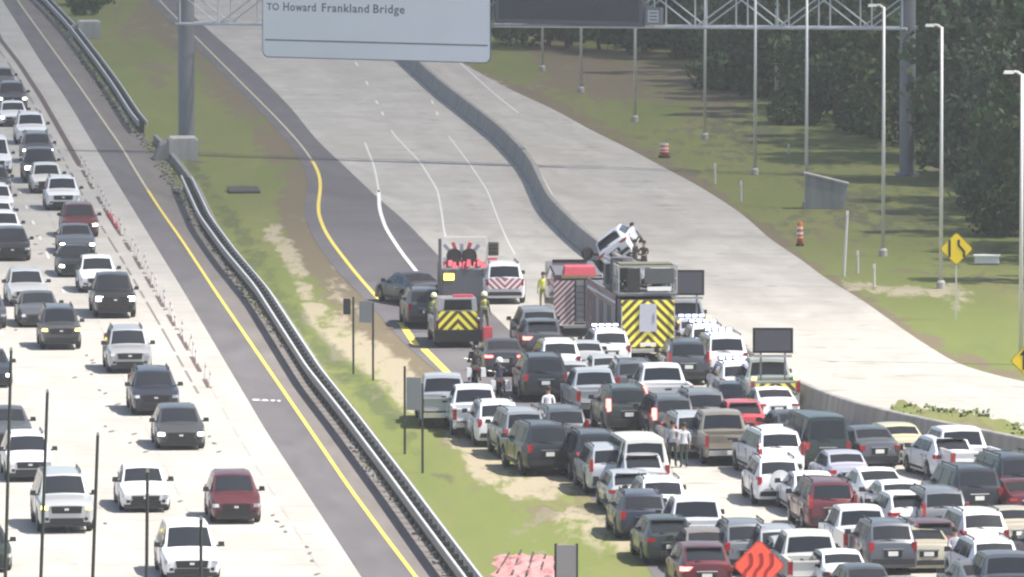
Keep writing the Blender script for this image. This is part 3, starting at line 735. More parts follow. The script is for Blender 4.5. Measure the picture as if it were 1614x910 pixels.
# ================================================================== TREES
def leafm(name, a, b_):
    m, t = newmat(name)
    tc = t.n('ShaderNodeTexCoord').outputs['Object']; oi = t.n('ShaderNodeObjectInfo').outputs['Random']
    c = t.mix(t.ramp(t.noise(tc, .9, 4), .35, .65), a, b_)
    c = t.mix(t.math('MULTIPLY', oi, .55), c, tuple(x * .45 for x in a))
    t.l(c, t.b.inputs['Base Color']); t.b.inputs['Roughness'].default_value = .8; t.b.inputs['Specular IOR Level'].default_value = .2
    return m
LEAF = [leafm('leaf_dark', (.058, .112, .044), (.090, .155, .060)), leafm('leaf_olive', (.075, .110, .045), (.115, .150, .060)), leafm('leaf_grey', (.066, .100, .058), (.100, .138, .078))]  # greens lightened to put distance haze into the leaf colour
M_BARK = mat('bark', (.11, .085, .065), .9, var=.3, scale=4)
def crown_mesh(seed, h, r, nclump, mi, leaf=.28, base=.04):
    r_ = random.Random(seed); b = MB()
    for k in range(nclump):
        z = h * (base + (1 - base) * r_.random() ** .8); f_ = (z / h - base) / (1 - base)
        rad = r * (math.sin(math.pi * min(1, .18 + .80 * f_)) ** .7) * r_.uniform(.35, 1.08)
        a = r_.uniform(0, 6.283); c_ = Vector((rad * math.cos(a), rad * math.sin(a), z)); cr_ = r * r_.uniform(.16, .34)
        for j in range(34):
            d = Vector((r_.gauss(0, 1), r_.gauss(0, 1), r_.gauss(0, .8))).normalized()
            p = c_ + d * cr_ * r_.uniform(.55, 1.05)
            n_ = (d + Vector((r_.gauss(0, .5), r_.gauss(0, .5), r_.gauss(0, .5)))).normalized()
            u = n_.orthogonal().normalized() * leaf * r_.uniform(.5, 1.1); v_ = n_.cross(u).normalized() * leaf * r_.uniform(.35, .8)
            b.add([p - u, p + v_, p + u, p - v_], [(0, 1, 2, 3)])
    return b.mesh('crown', LEAF[mi])
def trunk_mesh(seed, h):
    r_ = random.Random(seed); b = MB(); p = Vector((0, 0, 0)); rr_ = .20
    for k in range(5):
        q = p + Vector((r_.gauss(0, .14), r_.gauss(0, .14), h * .17)); b.tube(p, q, rr_, 7, r2=rr_ * .8, cap=False)
        if k > 0:
            for _ in range(2):
                a = r_.uniform(0, 6.28); b.tube(q, q + Vector((math.cos(a) * h * .14, math.sin(a) * h * .14, h * .12)), rr_ * .45, 5, r2=.03, cap=False)
        p, rr_ = q, rr_ * .8
    return b.mesh('trunk', M_BARK)
TK = []
for i, (h, r, n_, mi) in enumerate(((14, 4.2, 60, 0), (12, 3.8, 52, 1), (15, 3.6, 56, 0), (10, 3.6, 44, 2), (13, 4.6, 62, 2), (8, 3.2, 34, 1))):
    TK.append((crown_mesh(20 + i, h, r, n_, mi, leaf=.34), trunk_mesh(40 + i, h), h))
SK = [(crown_mesh(60 + i, 2.4, 2.0, 44, i % 3, leaf=.20, base=.02), trunk_mesh(70 + i, 2.2), 2.6) for i in range(3)]
rr = random.Random(12)
EDGE = [(820, 70), (900, 78), (1030, 84), (1130, 112), (1200, 140), (1250, 150), (1330, 185), (1400, 220), (1470, 246), (1540, 262), (1614, 372), (1720, 430), (1850, 480)]
def etree(x, y, k, s, label, group, name='tree'):
    if name == 'tree':
        kd = ('tall dark green', 'dense olive green', 'slim dark green', 'low grey green', 'broad grey green', 'small olive green')[[id(t_[0]) for t_ in TK].index(id(k[0]))]
        wh = 'behind the guide sign' if x < 800 else 'below the dark message sign' if x < 1030 else 'behind the slim light poles' if x < 1280 else 'by the right gantry column' if x < 1470 else 'at the right edge of the woodland'
        label = kd + ' hazy woodland tree ' + wh
    elif 'in the scrub' in label:
        label = ('dark', 'olive', 'greyish')[SK.index(k)] + ' low shrub in the scrub ' + ('left of the culvert' if x < 1255 else 'right of the culvert')
    p = gp(x, y); q = empty(name, p, rr.uniform(0, 6.28), label, name.replace('_', ' '), group); q.scale = (s, s, s * rr.uniform(.9, 1.12))
    link('crown', k[0], q); link('trunk', k[1], q)
for row, (back, n_) in enumerate(((0, 30), (45, 30), (95, 30), (150, 26), (215, 24), (300, 22))):
    for i in range(n_):
        t_ = (i + rr.uniform(-.3, .3)) / n_ * (len(EDGE) - 1); a = int(max(0, min(len(EDGE) - 2, math.floor(t_)))); f_ = t_ - a
        x = EDGE[a][0] + (EDGE[a + 1][0] - EDGE[a][0]) * f_; y = EDGE[a][1] + (EDGE[a + 1][1] - EDGE[a][1]) * f_
        y -= back * (.55 + .45 * (x - 800) / 900) * rr.uniform(.85, 1.15); x += rr.uniform(-14, 14)
        etree(x, y, TK[rr.randrange(6)], rr.uniform(.75, 1.15), 'hazy green woodland tree among others beyond the verge', 'trees of the woodland at the right')
# trees far behind the guide sign, either side of the motorway
for i in range(26):
    x = 640 + i * 9 + rr.uniform(-8, 8); y = 28 - (i % 4) * 24 + rr.uniform(-8, 8)
    etree(x + 120, y, TK[rr.randrange(6)], rr.uniform(.7, 1.05), 'hazy green woodland tree among others beyond the verge', 'trees of the woodland at the right')
for i in range(110):
    x = rr.uniform(860, 1600); y0_ = xy(C3R, 0, 1) if False else 0
    ye = None
    for a_, b_ in zip(EDGE, EDGE[1:]):
        if a_[0] <= x <= b_[0]: ye = a_[1] + (b_[1] - a_[1]) * (x - a_[0]) / (b_[0] - a_[0])
    y = (ye or 100) + rr.uniform(-12, 14) + (rr.random() ** 4) * 60
    if x < 1130: y = (ye or 100) + rr.uniform(-34, -8)
    if 1255 < x < 1350 and 250 < y < 340 or 1375 < x < 1490 and y > 225: continue
    etree(x, y, SK[rr.randrange(3)], rr.uniform(.5, 1.25) if i % 4 else rr.uniform(.3, .5), 'low grey green shrub in the scrub in front of the woodland', 'shrubs along the woodland edge', 'shrub')
for x, y in ((118, 8), (96, -8), (134, 24), (122, -24), (150, 6)):
    etree(x, y, SK[rr.randrange(3)], rr.uniform(.7, 1.0), 'dark green shrub by the upper guardrail at the top left', 'shrubs by the upper guardrail', 'shrub')

# ================================================================== VEHICLES
PAINT = {}
def paint(name):
    cols = dict(white=(.70, .71, .73), offwhite=(.62, .62, .58), silver=(.46, .48, .50), lightgrey=(.36, .37, .39), grey=(.17, .18, .195), darkgrey=(.070, .076, .085),  # white toned down so car fronts carry their shade in the paint
                black=(.018, .020, .025), navy=(.028, .034, .055), maroon=(.115, .022, .030), red=(.42, .045, .055), beige=(.50, .46, .36), tan=(.30, .265, .21),
                gold=(.62, .57, .38), darkgreen=(.030, .042, .038), lavender=(.46, .46, .54), bronze=(.24, .20, .17), firered=(.30, .022, .028), slate=(.10, .11, .13), palegreen=(.40, .43, .38), charcoal=(.055, .052, .06))
    if name not in PAINT:
        c = cols[name]; me_ = 0.0 if name in ('white', 'offwhite', 'red', 'firered') else .35
        m = mat('paint_' + name, c, .36, me_, .55, spec=.5); PAINT[name] = m
    return PAINT[name]
#            L     W     H    belt  hood  nose  cowl  roofF roofR winB  tail  zb   rw   fax   rax  kind
SPEC = {
 'sedan':   (4.80, 1.84, 1.45, .94, .92, .70, 1.02, .25, -1.05, -1.80, 1.02, .20, .33, 1.42, -1.38, 's'),
 'hatch':   (4.35, 1.80, 1.50, .96, .96, .72, 1.10, .35, -1.45, -1.98, 1.02, .20, .33, 1.32, -1.28, 'h'),
 'suv':     (4.70, 1.88, 1.68, 1.06, 1.04, .84, 1.10, .42, -1.80, -2.20, 1.10, .26, .37, 1.42, -1.36, 'h'),
 'bigsuv':  (5.20, 2.02, 1.88, 1.16, 1.18, 1.00, 1.25, .60, -2.20, -2.50, 1.20, .30, .40, 1.58, -1.52, 'h'),
 'minivan': (5.10, 1.98, 1.76, 1.04, 1.00, .78, 1.40, .45, -2.05, -2.44, 1.08, .22, .34, 1.55, -1.50, 'h'),
 'boxsuv':  (4.50, 1.86, 1.84, 1.14, 1.14, 1.04, .95, .62, -1.98, -2.14, 1.14, .34, .41, 1.30, -1.30, 'h'),
 'van':     (5.60, 2.05, 2.15, 1.16, 1.12, .90, 1.75, .90, -2.60, -2.74, 1.20, .26, .36, 1.75, -1.75, 'h'),
 'pickup':  (5.80, 2.02, 1.90, 1.16, 1.18, 1.02, 1.35, .78, -.72, -.95, 1.12, .34, .41, 1.85, -1.80, 'p'),

 'sedan_fast': (4.92, 1.88, 1.44, .92, .94, .66, 1.10, .15, -.80, -2.02, 1.04, .18, .34, 1.48, -1.42, 's'),
 'sedan_short': (4.50, 1.78, 1.48, .95, .93, .72, 1.05, .35, -1.10, -1.72, 1.06, .20, .32, 1.34, -1.28, 's'),
 'crossover': (4.58, 1.87, 1.63, 1.03, 1.00, .78, 1.15, .36, -1.45, -2.12, 1.12, .25, .36, 1.38, -1.32, 'h'),
 'suv_tall': (4.85, 1.93, 1.76, 1.10, 1.10, .92, 1.12, .52, -2.02, -2.30, 1.14, .28, .38, 1.46, -1.42, 'h'),
}
VAR = {'sedan': ('sedan', 'sedan_fast', 'sedan_short'), 'suv': ('suv', 'crossover', 'suv_tall')}
def car_parts(kind):
    L, W, H, belt, hood, nose, cowl, rF, rR, wB, deck, zb, rw, fax, rax, ty = SPEC[kind]
    w_ = W / 2; x1, x0 = L / 2, -L / 2; parts = []
    bedx = wB - .10 if ty == 'p' else None
    back = bedx if ty == 'p' else x0
    Rr = rw + .07
    # top profile (x -> z)
    top = [(x1, nose - .06), (x1 - .10, nose), (x1 - .45, (nose + hood) / 2 + .02), (cowl + .25, hood - .01), (cowl, hood + .02), (rF, H - .05), (rF - .5, H - .005), ((rF + rR) / 2, H), (rR + .35, H - .01), (rR, H - .04), (wB, deck + .02)]
    if ty == 's': top += [(x0 + .35, deck), (x0 + .06, deck - .03), (x0, deck - .14)]
    elif ty == 'h': top += [(x0 + .06, deck - .06), (x0, deck - .25)]
    else: top += [(back, deck)]
    top.sort()
    def tz(x): return interp(top, max(back, min(x1, x)))
    xs = set([p[0] for p in top])
    for c in ((fax,) if ty == 'p' else (fax, rax)):
        for q in (-1, -.9, -.6, 0, .6, .9, 1): xs.add(c + q * Rr)
        xs.add(c + Rr * 1.02); xs.add(c - Rr * 1.02)
    xs = sorted(x for x in xs if back - 1e-6 <= x <= x1 + 1e-6)
    xs = [x for i, x in enumerate(xs) if i == 0 or x - xs[i - 1] > .008]
    def wf(x):
        f_ = 1.0
        for e, sgn in ((x1, 1), (x0, 1)):
            d = abs(e - x)
            if d < .7: f_ = min(f_, .84 + .16 * (d / .7) ** .45)
        return f_ * w_
    def sect(x):
        z = zb
        for c in (fax, rax):
            d = abs(x - c)
            if d < Rr: z = max(z, rw + math.sqrt(max(0, Rr * Rr - d * d)))
        T = tz(x); gh = rR - .001 <= x <= rF + .001 or T > belt + .03 and wB <= x <= cowl
        ww = wf(x); sh = min(belt - .10, T - .10)
        if x > x1 - .01 or x < x0 + .01: sh = min(sh, T - .12)
        z2 = max(zb + .18, z + .02)
        bz = min(belt, T - .02)
        k = max(0, min(1, (T - belt) / (H - belt))) if T > belt else 0
        wr = ww * (.86 - .15 * k)
        cr = .03 if T > belt + .03 else .025
        return [(.60 * ww, z), (.95 * ww, z + .005), (ww * (1.0 if z2 < sh else .99), min(z2, sh - .04)), (ww * .995, sh), (ww * .94, bz), (wr, T - .015), (wr * .55, T + cr * .7), (0, T + cr)]
    b = MB(); n = 15
    for x in xs:
        s_ = sect(x); ring = [(x, -y, z) for y, z in s_] + [(x, y, z) for y, z in reversed(s_[:-1])]
        b.v += ring
    for i in range(len(xs) - 1):
        for j in range(n - 1):
            a = i * n + j; b.f.append((a, a + n, a + n + 1, a + 1)); b.mi.append(0)
        b.f.append((i * n + n - 1, (i + 1) * n + n - 1, (i + 1) * n, i * n)); b.mi.append(1)
    b.f.append(tuple(range(n))); b.mi.append(0)
    b.f.append(tuple(reversed(range((len(xs) - 1) * n, len(xs) * n)))); b.mi.append(0)
    body = b.mesh(kind + '_body', [paint('white'), M_BLACK], smooth=True); fix_normals(body)
    body.set_sharp_from_angle(angle=R(28))
    parts.append(('body', body, (0, 0, 0), 'paint', None))
    MB().box(((x0 + x1) / 2, 0, (zb + .55) / 2 + .02), (L - .5, W * .60, .55)).box((0, 0, zb + .05), (L - 2 * (L / 2 - fax) - .9, W * .86, .06))
    u = MB().box(((x0 + x1) / 2, 0, (zb + .62) / 2), (L - .6, W * .58, .62 - zb + .1)).mesh(kind + '_underbody', M_BLACK)
    parts.append(('underbody', u, (0, 0, 0), None, None))
    def side_y(x, z):
        s_ = sect(x); (y4, z4), (y5, z5) = s_[4], s_[5]
        f_ = max(0, min(1, (z - z4) / max(.01, z5 - z4))); return y4 + (y5 - y4) * f_
    def pane(name, xa, xb, ta, tb, lift=.014):
        """glass across the car between two stations; ta/tb inset fractions along the slope"""
        A, B_ = sect(xa), sect(xb); b = MB()
        for f_ in (ta, tb):
            row = []
            for k in (-.90, -.5, 0, .5, .90):
                def at(s__):
                    y5, z5 = s__[5]; z7 = s__[7][1]; y = y5 * k; return y, z5 + (z7 - z5) * (1 - abs(k)) ** .6
                ya, za = at(A); yb, zb_ = at(B_)
                row.append(Vector((xa + (xb - xa) * f_, ya + (yb - ya) * f_, za + (zb_ - za) * f_)))
            b.v += row
        d = (b.v[7] - b.v[2]); nrm = Vector((d.z, 0, -d.x)).normalized() if d.x > 0 else Vector((-d.z, 0, d.x)).normalized()
        if nrm.z < 0: nrm = -nrm
        b.v = [tuple(v + nrm * lift) for v in b.v]
        b.f = [(i, i + 1, i + 6, i + 5) for i in range(4)]; b.mi = [0] * 4
        me_ = b.mesh(kind + '_' + name, M_GLASS, smooth=True); parts.append((name, me_, (0, 0, 0), None, None))
    pane('windshield', cowl, rF, .06, .90)
    pane('rear_window', rR, wB, .16, .84 if ty != 'h' else .92)
    # side windows
    zt = H - .14; zl_ = belt + .03
    splits = {'s': [(cowl - .32, rF - .02, -.38), (-.46, -.46, rR - .05)], 'h': [(cowl - .32, rF - .02, -.28), (-.36, -.36, rR * .70), (rR * .70 - .08, rR * .70 - .08, rR + .05)], 'p': [(cowl - .30, rF - .02, rR + .62), (rR + .54, rR + .54, rR + .06)]}[ty]
    for (xb_, xt_, xe) in splits:
        if xb_ - xe < .15: continue
        for s_ in (-1, 1):
            zs_ = [zl_, (zl_ + zt) / 2, zt]; b = MB()
            for q, z in enumerate(zs_):
                xf = xb_ + (xt_ - xb_) * q / 2; xr_ = xe
                if ty == 's' and xe == rR - .05: xr_ = xe - .45 * (1 - q / 2)
                b.v += [(xf, s_ * (side_y(xf, z) + .012), z), (xr_, s_ * (side_y(xr_, z) + .012), z)]
            b.f = [(0, 1, 3, 2), (2, 3, 5, 4)]; b.mi = [0, 0]
            me_ = b.mesh(kind + '_side_window', M_GLASS); parts.append(('side_window', me_, (0, 0, 0), None, None))
    # wheels
    wm = MB().lathe([(0, -.11), (rw - .05, -.115), (rw, -.09), (rw, .09), (rw - .05, .115), (0, .11)], 16, axis='Y').mesh(kind + '_wheel', M_TYRE); fix_normals(wm)
    rm = MB().lathe([(0, .06), (rw * .25, .075), (rw * .50, .045), (rw * .66, .07), (rw * .66, .03)], 12, axis='Y')
    for k in range(5):
        a = k * 2 * math.pi / 5; rm.box((math.cos(a) * rw * .36, .085, math.sin(a) * rw * .36), (rw * .5, .02, .05), ry=-a)
    rm = rm.mesh(kind + '_rim', M_RIM)
    for x in (fax, rax):
        for s_ in (-1, 1):
            parts.append(('wheel', wm, (x, s_ * (w_ - .115), rw), None, ('rim', rm, (0, s_ * .045, 0), (0, 0, 0 if s_ > 0 else math.pi))))
    # front face
    fz = nose; fw = W * .84
    def p_(name, bx, m, sub=None): parts.append((name, bx.mesh(kind + '_' + name, m), (0, 0, 0), None, sub))
    gh_ = .16 if ty == 's' else .24
    p_('grille', MB().box((x1 + .005, 0, fz - .19), (.05, fw * .62, gh_), taper=-.08).box((x1 + .02, 0, fz - .21), (.05, fw * .60, .018)), M_GRIL)
    p_('air_intake', MB().box((x1 + .004, 0, zb + .16), (.05, fw * .72, .13)), M_GRIL)
    p_('front_bumper', MB().box((x1 - .045, 0, zb + .015), (.13, fw * 1.0, .15), taper=-.04), M_BLACK)
    parts.append(('badge', MB().box((x1 + .04, 0, fz - .17), (.03, .16, .08)).mesh(kind + '_badge', M_CHROME), (0, 0, 0), None, None))
    for s_ in (-1, 1):
        p_('fog_lamp', MB().box((x1 - .03, s_ * fw * .42, zb + .20), (.10, .14, .10), rz=-s_ * .3), M_GRIL)
        hb = MB().box((x1 - .09, s_ * fw * .445, fz - .12), (.22, .30, .12 if ty != 'p' else .20), rz=-s_ * .34, taper=.08); p_('headlight', hb, M_LAMP)
        mb = MB().box((cowl - .28, s_ * (w_ + .10), belt + .09), (.12, .22, .16), taper=.15).box((cowl - .26, s_ * (w_ - .02), belt + .03), (.06, .16, .05)); p_('mirror', mb, M_BLACK)
    # rear face
    rx = x0
    if ty != 'p':
        zl2 = (deck - .36 if ty == 's' else belt - .34)
        p_('plate_recess', MB().box((rx - .004, 0, zl2), (.02, .62, .21)), M_GRIL)
        p_('trim_strip', MB().box((rx - .008, 0, zl2 + .15), (.03, .70, .035)), M_CHROME)
        if ty == 'h': p_('wiper', MB().box((wB - .02, .12, belt + .10), (.03, .55, .025), rx=.2), M_BLACK)
    for s_ in (-1, 1):
        sm = MB()
        for xd in ((cowl - .38, rF - 1.15, rR + .15) if ty != 'p' else (cowl - .38, rR + .56, rR + .05)):
            sm.box((xd, s_ * (w_ - .0), (zb + belt) / 2 + .06), (.018, .012, belt - zb - .24))
        sm.box(((fax + rax) / 2, s_ * (w_ - .012), zb + .14), (fax - rax - 2 * Rr - .08, .05, .10))
        p_('door_trim', sm, M_BLACK)
        dh = MB()
        for xd in (rF - 1.0, rR + .30): dh.box((xd, s_ * (w_ + .008), belt - .14), (.20, .03, .035))
        p_('door_handle', dh, M_CHROME)
    rx = x0; rz_ = (deck - .12 if ty == 's' else belt - .02)
    if ty != 'p':
        for s_ in (-1, 1):
            if kind == 'sedan_fast': tb_ = MB().box((rx + .09, s_ * W * .33, deck - .18), (.22, .46, .09), rz=s_ * .22)
            elif ty == 's': tb_ = MB().box((rx + .09, s_ * W * .355, deck - .22), (.22, .34, .15), rz=s_ * .22)
            elif kind in ('crossover', 'hatch'): tb_ = MB().box((rx + .10, s_ * W * .36, belt - .10), (.22, .42, .13), rz=s_ * .24)
            elif kind == 'suv_tall': tb_ = MB().box((rx + .13, s_ * W * .42, belt + .02), (.26, .13, .46), rz=s_ * .16, taper=.08)
            else: tb_ = MB().box((rx + .12, s_ * W * .405, belt - .12), (.26, .17, .30), rz=s_ * .20, taper=.06)
            p_('tail_light', tb_, M_TAIL)
        p_('number_plate', MB().box((rx - .012, 0, (deck - .36 if ty == 's' else belt - .34)), (.03, .34, .15)), M_PLATE)
        p_('rear_bumper', MB().box((rx - .0, 0, zb + .20), (.10, W * .80, .17), taper=.05), M_BLACK)
    else:
        bw, bl = W, bedx - x0
        pm_2 = MB(); zc, zt2 = .62, 1.16
        for s_ in (-1, 1):
            pm_2.box((bedx - bl / 2, s_ * (w_ - .06), (zc + zt2) / 2 + .03), (bl - .06, .12, zt2 - zc + .06))
            for sg_ in (1, -1):                    # wheel-house cheeks
                xa, xb = (rax + Rr, bedx - .02) if sg_ > 0 else (x0 + .02, rax - Rr)
                pm_2.box(((xa + xb) / 2, s_ * (w_ - .08), .52), (xb - xa, .13, .34))
        pm_2.box((bedx - .05, 0, .95), (.08, W - .26, .46)).box((bedx - bl / 2, 0, .72), (bl - .1, W - .26, .05), mi=1)
        parts.append(('bed', pm_2.mesh(kind + '_bed', [paint('white'), M_BLACK]), (0, 0, 0), 'paint', None))
        parts.append(('tailgate', MB().box((x0 + .04, 0, .93), (.07, W - .30, .52)).box((x0, 0, 1.16), (.09, W - .30, .05)).mesh(kind + '_tailgate', paint('white')), (0, 0, 0), 'paint', ('handle', MB().box((x0 - .005, 0, 1.04), (.03, .26, .07)).mesh(kind + '_handle', M_BLACK), (0, 0, 0), (0, 0, 0))))
        for s_ in (-1, 1): p_('tail_light', MB().box((x0 + .05, s_ * (w_ - .075), .95), (.12, .155, .42)), M_TAIL)
        p_('rear_bumper', MB().box((x0 - .06, 0, .52), (.20, W * .90, .20), taper=.05), M_CHROME)
        p_('number_plate', MB().box((x0 - .165, 0, .53), (.02, .32, .15)), M_PLATE)
    if kind == 'crossover': p_('spoiler', MB().box((rR - .12, 0, H - .05), (.28, W * .62, .03)), M_BLACK)
    if kind in ('suv', 'bigsuv', 'boxsuv', 'suv_tall'):
        for s_ in (-1, 1): p_('roof_rail', MB().box(((rF + rR) / 2, s_ * W * .33, H + .055), (abs(rF - rR) * .8, .04, .04)).box((rF - .35, s_ * W * .33, H + .02), (.06, .04, .07)).box((rR + .35, s_ * W * .33, H + .02), (.06, .04, .07)), M_BLACK)
    if kind == 'hatch': p_('spoiler', MB().box((rR - .10, 0, H - .04), (.26, W * .60, .03)), M_BLACK)
    return parts
CP = {}
def vehicle(kind, loc, rz, color, label, cat, name='car', group=None, lit=None, opts=()):
    if kind in VAR and not opts and name != 'tipped_car': kind = random.choice(VAR[kind])
    if kind not in CP: CP[kind] = car_parts(kind)
    q = empty(name, loc, rz, label, cat, group); ntl = 0
    for (nm, me_, l_, pk, sub) in CP[kind]:
        o = link(nm, me_, q, l_)
        if pk == 'paint':
            o.material_slots[0].link = 'OBJECT'; o.material_slots[0].material = paint(color)
        m_ = None
        if nm == 'headlight' and lit in ('w', 'y'): m_ = M_LIT if lit == 'w' else M_LITY
        if nm == 'tail_light':
            if lit == 'b' or (lit == 'bl' and ntl == 1) : m_ = M_BRAKE
            ntl += 1
        if m_: o.material_slots[0].link = 'OBJECT'; o.material_slots[0].material = m_
        if sub:
            o2 = link(sub[0], sub[1], o, sub[2], sub[3])
            if pk == 'paint' and sub[0] == 'handle': pass
    L, W, H, belt = SPEC[kind][:4]
    if 'spare' in opts:
        MB().lathe([(0, -.09), (.36, -.09), (.40, -.03), (.40, .16), (0, .16)], 20, axis='Y').build('spare_wheel_cover', paint(color), q, (-L / 2 - .20, 0, .95), (0, 0, math.pi / 2))
    if 'bar' in opts:
        lb = MB().box((.35 if kind != 'pickup' else 0, 0, H + .10), (.26, 1.25, .11)).build('light_bar', M_BLACK, q)
        for k in range(4): MB().box((.22 if kind != 'pickup' else -.13, -.46 + k * .31, H + .10), (.02, .22, .09)).build('beacon', M_BLUE if k != 3 else M_BLUE, lb)
    return q
def flow(px, py):
    xl = interp([(560, 690), (640, 760), (740, 900), (860, 1000), (960, 1080)], py)
    xb = interp([(380, 940), (480, 1070), (600, 1250), (640, 1370), (690, 1600), (760, 1850), (900, 2300)], py)
    return 1.3 + 2.0 * max(0, min(1, (px - xl) / (xb - xl)))
def heading(px, py, m): # angle of travel (away from camera) for an image slope m = dx/dy
    a, b_ = gp(px, py), gp(px - m * 20, py - 20); d = b_ - a
    return math.atan2(d.y, d.x)
def roofrow(px, yr, kind):                          # ground row of the near end from the top row of its roof
    H = SPEC[kind][2] - .02; y = yr + 70
    D = {'s': 2.3, 'h': 2.2, 'p': 3.2}[SPEC[kind][15]]
    for _ in range(20):
        y = yr + H * sc(y) + D * (y - YH) ** 2 / (F * HC) * .98 - .0
    return y
CN = {'sedan': ('sedan', 'car'), 'hatch': ('hatchback', 'car'), 'suv': ('suv', 'car'), 'bigsuv': ('suv', 'car'), 'minivan': ('minivan', 'van'), 'boxsuv': ('suv', 'car'), 'van': ('van', 'van'), 'pickup': ('pickup_truck', 'pickup truck')}
def place(x, mode, y, kind, color, label, m=None, oncoming=False, lit=None, opts=(), name=None, cat=None, roll=0, dyaw=0.0, group=None):
    L = SPEC[kind][0]
    if mode == 'r': y = roofrow(x, y, kind)
    if oncoming:
        m = .64 if m is None else m
        a = heading(x, y, m) + dyaw; d = Vector((math.cos(a), math.sin(a), 0)); p = gp(x, y) + d * L / 2; rz = a + math.pi
    else:
        m = flow(x, y) if m is None else m
        a = heading(x, y, m) + dyaw; d = Vector((math.cos(a), math.sin(a), 0)); p = gp(x, y) + d * L / 2; rz = a
    p.z = .02
    nm, ct = CN[kind]
    q = vehicle(kind, p, rz, color, label, cat or ct, name or nm, group, lit, opts)
    q.scale = (random.uniform(.95, 1.04), random.uniform(.97, 1.03), random.uniform(.95, 1.05))
    if roll: q.rotation_euler = (R(roll), 0, rz)
    return q

# ------------------------------------------------------------------ oncoming traffic (fronts towards the camera)
ON = [
 (303, 'g', 918, 'minivan', 'white', 'white minivan with black grille cut by the bottom edge, under the last thin pole', 'n'),
 (373, 'g', 828, 'suv', 'maroon', 'dark red crossover at the right side of the oncoming lanes', 'n'),
 (230, 'g', 809, 'sedan', 'white', 'small white sedan behind a thin dark pole, wide black grille', 'n'),
 (105, 'g', 842, 'bigsuv', 'silver', 'silver grey suv with lit amber lamps between two thin poles', 'y'),
 (48, 'g', 761, 'suv', 'white', 'white crossover crossed by a thin pole near the left edge', 'n'),
 (286, 'g', 711, 'suv', 'darkgrey', 'dark grey crossover with bright front lamps ahead of the red crossover', 'w'),
 (246, 'g', 656, 'suv', 'navy', 'dark navy crossover with slim lamps, behind the dark grey one', 'n'),
 (205, 'g', 590, 'suv', 'lightgrey', 'light bronze grey crossover with bright grille on the open slabs', 'n'),
 (97, 'g', 553, 'boxsuv', 'darkgrey', 'boxy dark suv with round yellowish lit headlamps and pale bars', 'y'),
 (182, 'g', 503, 'pickup', 'black', 'big black pickup with white lamp stacks beside the delineators', 'w'),
 (63, 'g', 517, 'sedan', 'slate', 'dark slate sedan half hidden by the boxy dark suv', 'n'),
 (44, 'g', 484, 'suv', 'silver', 'silver suv with wide open mirrors left of the black pickup', 'n'),
 (156, 'g', 463, 'suv', 'white', 'white crossover right behind the black pickup', 'n'),
 (121, 'g', 438, 'sedan', 'black', 'black sedan with lit headlamps left of the white crossover', 'w'),
 (122, 'g', 402, 'sedan', 'slate', 'grey blue sedan with bright headlamps below the maroon suv', 'w'),
 (127, 'g', 376, 'suv', 'maroon', 'maroon suv hidden behind the grey blue sedan', 'w'),
 (100, 'g', 333, 'suv', 'white', 'white crossover with black grille at mid height of the left lanes', 'n'),
 (75, 'g', 306, 'suv', 'offwhite', 'cream white suv just ahead of the long dark pickup', 'n'),
 (65, 'g', 290, 'pickup', 'black', 'long dark pickup with one bright headlamp behind the cream suv', 'w'),
 (60, 'g', 258, 'suv', 'slate', 'slate crossover behind the long dark pickup', 'w'),
 (50, 'r', 183, 'suv', 'white', 'white suv with dark windshield in the far left lane group', 'n'),
 (22, 'r', 162, 'sedan', 'white', 'small white sedan near the left edge in the far group', 'w'),
 (20, 'r', 133, 'suv', 'darkgrey', 'dark grey suv at the left edge with lit lamps', 'w'),
 (4, 'r', 108, 'sedan', 'slate', 'slate sedan in the far group cut by the left edge', 'n'),
 (-8, 'g', 276, 'van', 'white', 'tall white van cut by the left edge of the frame', 'n'),
 (-8, 'g', 312, 'suv', 'darkgrey', 'dark suv at the left edge below the white van', 'n'),
 (-4, 'g', 345, 'suv', 'white', 'white suv at the left edge, first of three white ones', 'n'),
 (-2, 'r', 317, 'sedan', 'white', 'white sedan at the left edge, second of three white ones', 'n'),
 (8, 'r', 333, 'suv', 'white', 'white suv at the left edge with round mirror, last of three white ones', 'n'),
 (20, 'g', 413, 'suv', 'black', 'black suv at the left edge below the three white vehicles', 'n'),
 (-14, 'g', 612, 'sedan', 'navy', 'navy sedan mostly outside the left edge of the frame', 'w'),
 (15, 'g', 710, 'sedan', 'slate', 'slate grey sedan above the white crossover at the left edge', 'w'),
 (-20, 'g', 520, 'suv', 'darkgrey', 'dark grey suv mostly outside the left edge', 'n'),
 (-30, 'r', 75, 'suv', 'grey', 'grey suv outside the left edge in the far group', 'n'),
 (-20, 'g', 905, 'sedan', 'darkgreen', 'dark green sedan mostly outside the bottom left corner', 'n'),
]
for x, md, y, k, c_, lab, lt in ON:
    place(x, md, y, k, c_, lab, oncoming=True, lit=lt, group='oncoming traffic in the left lanes')

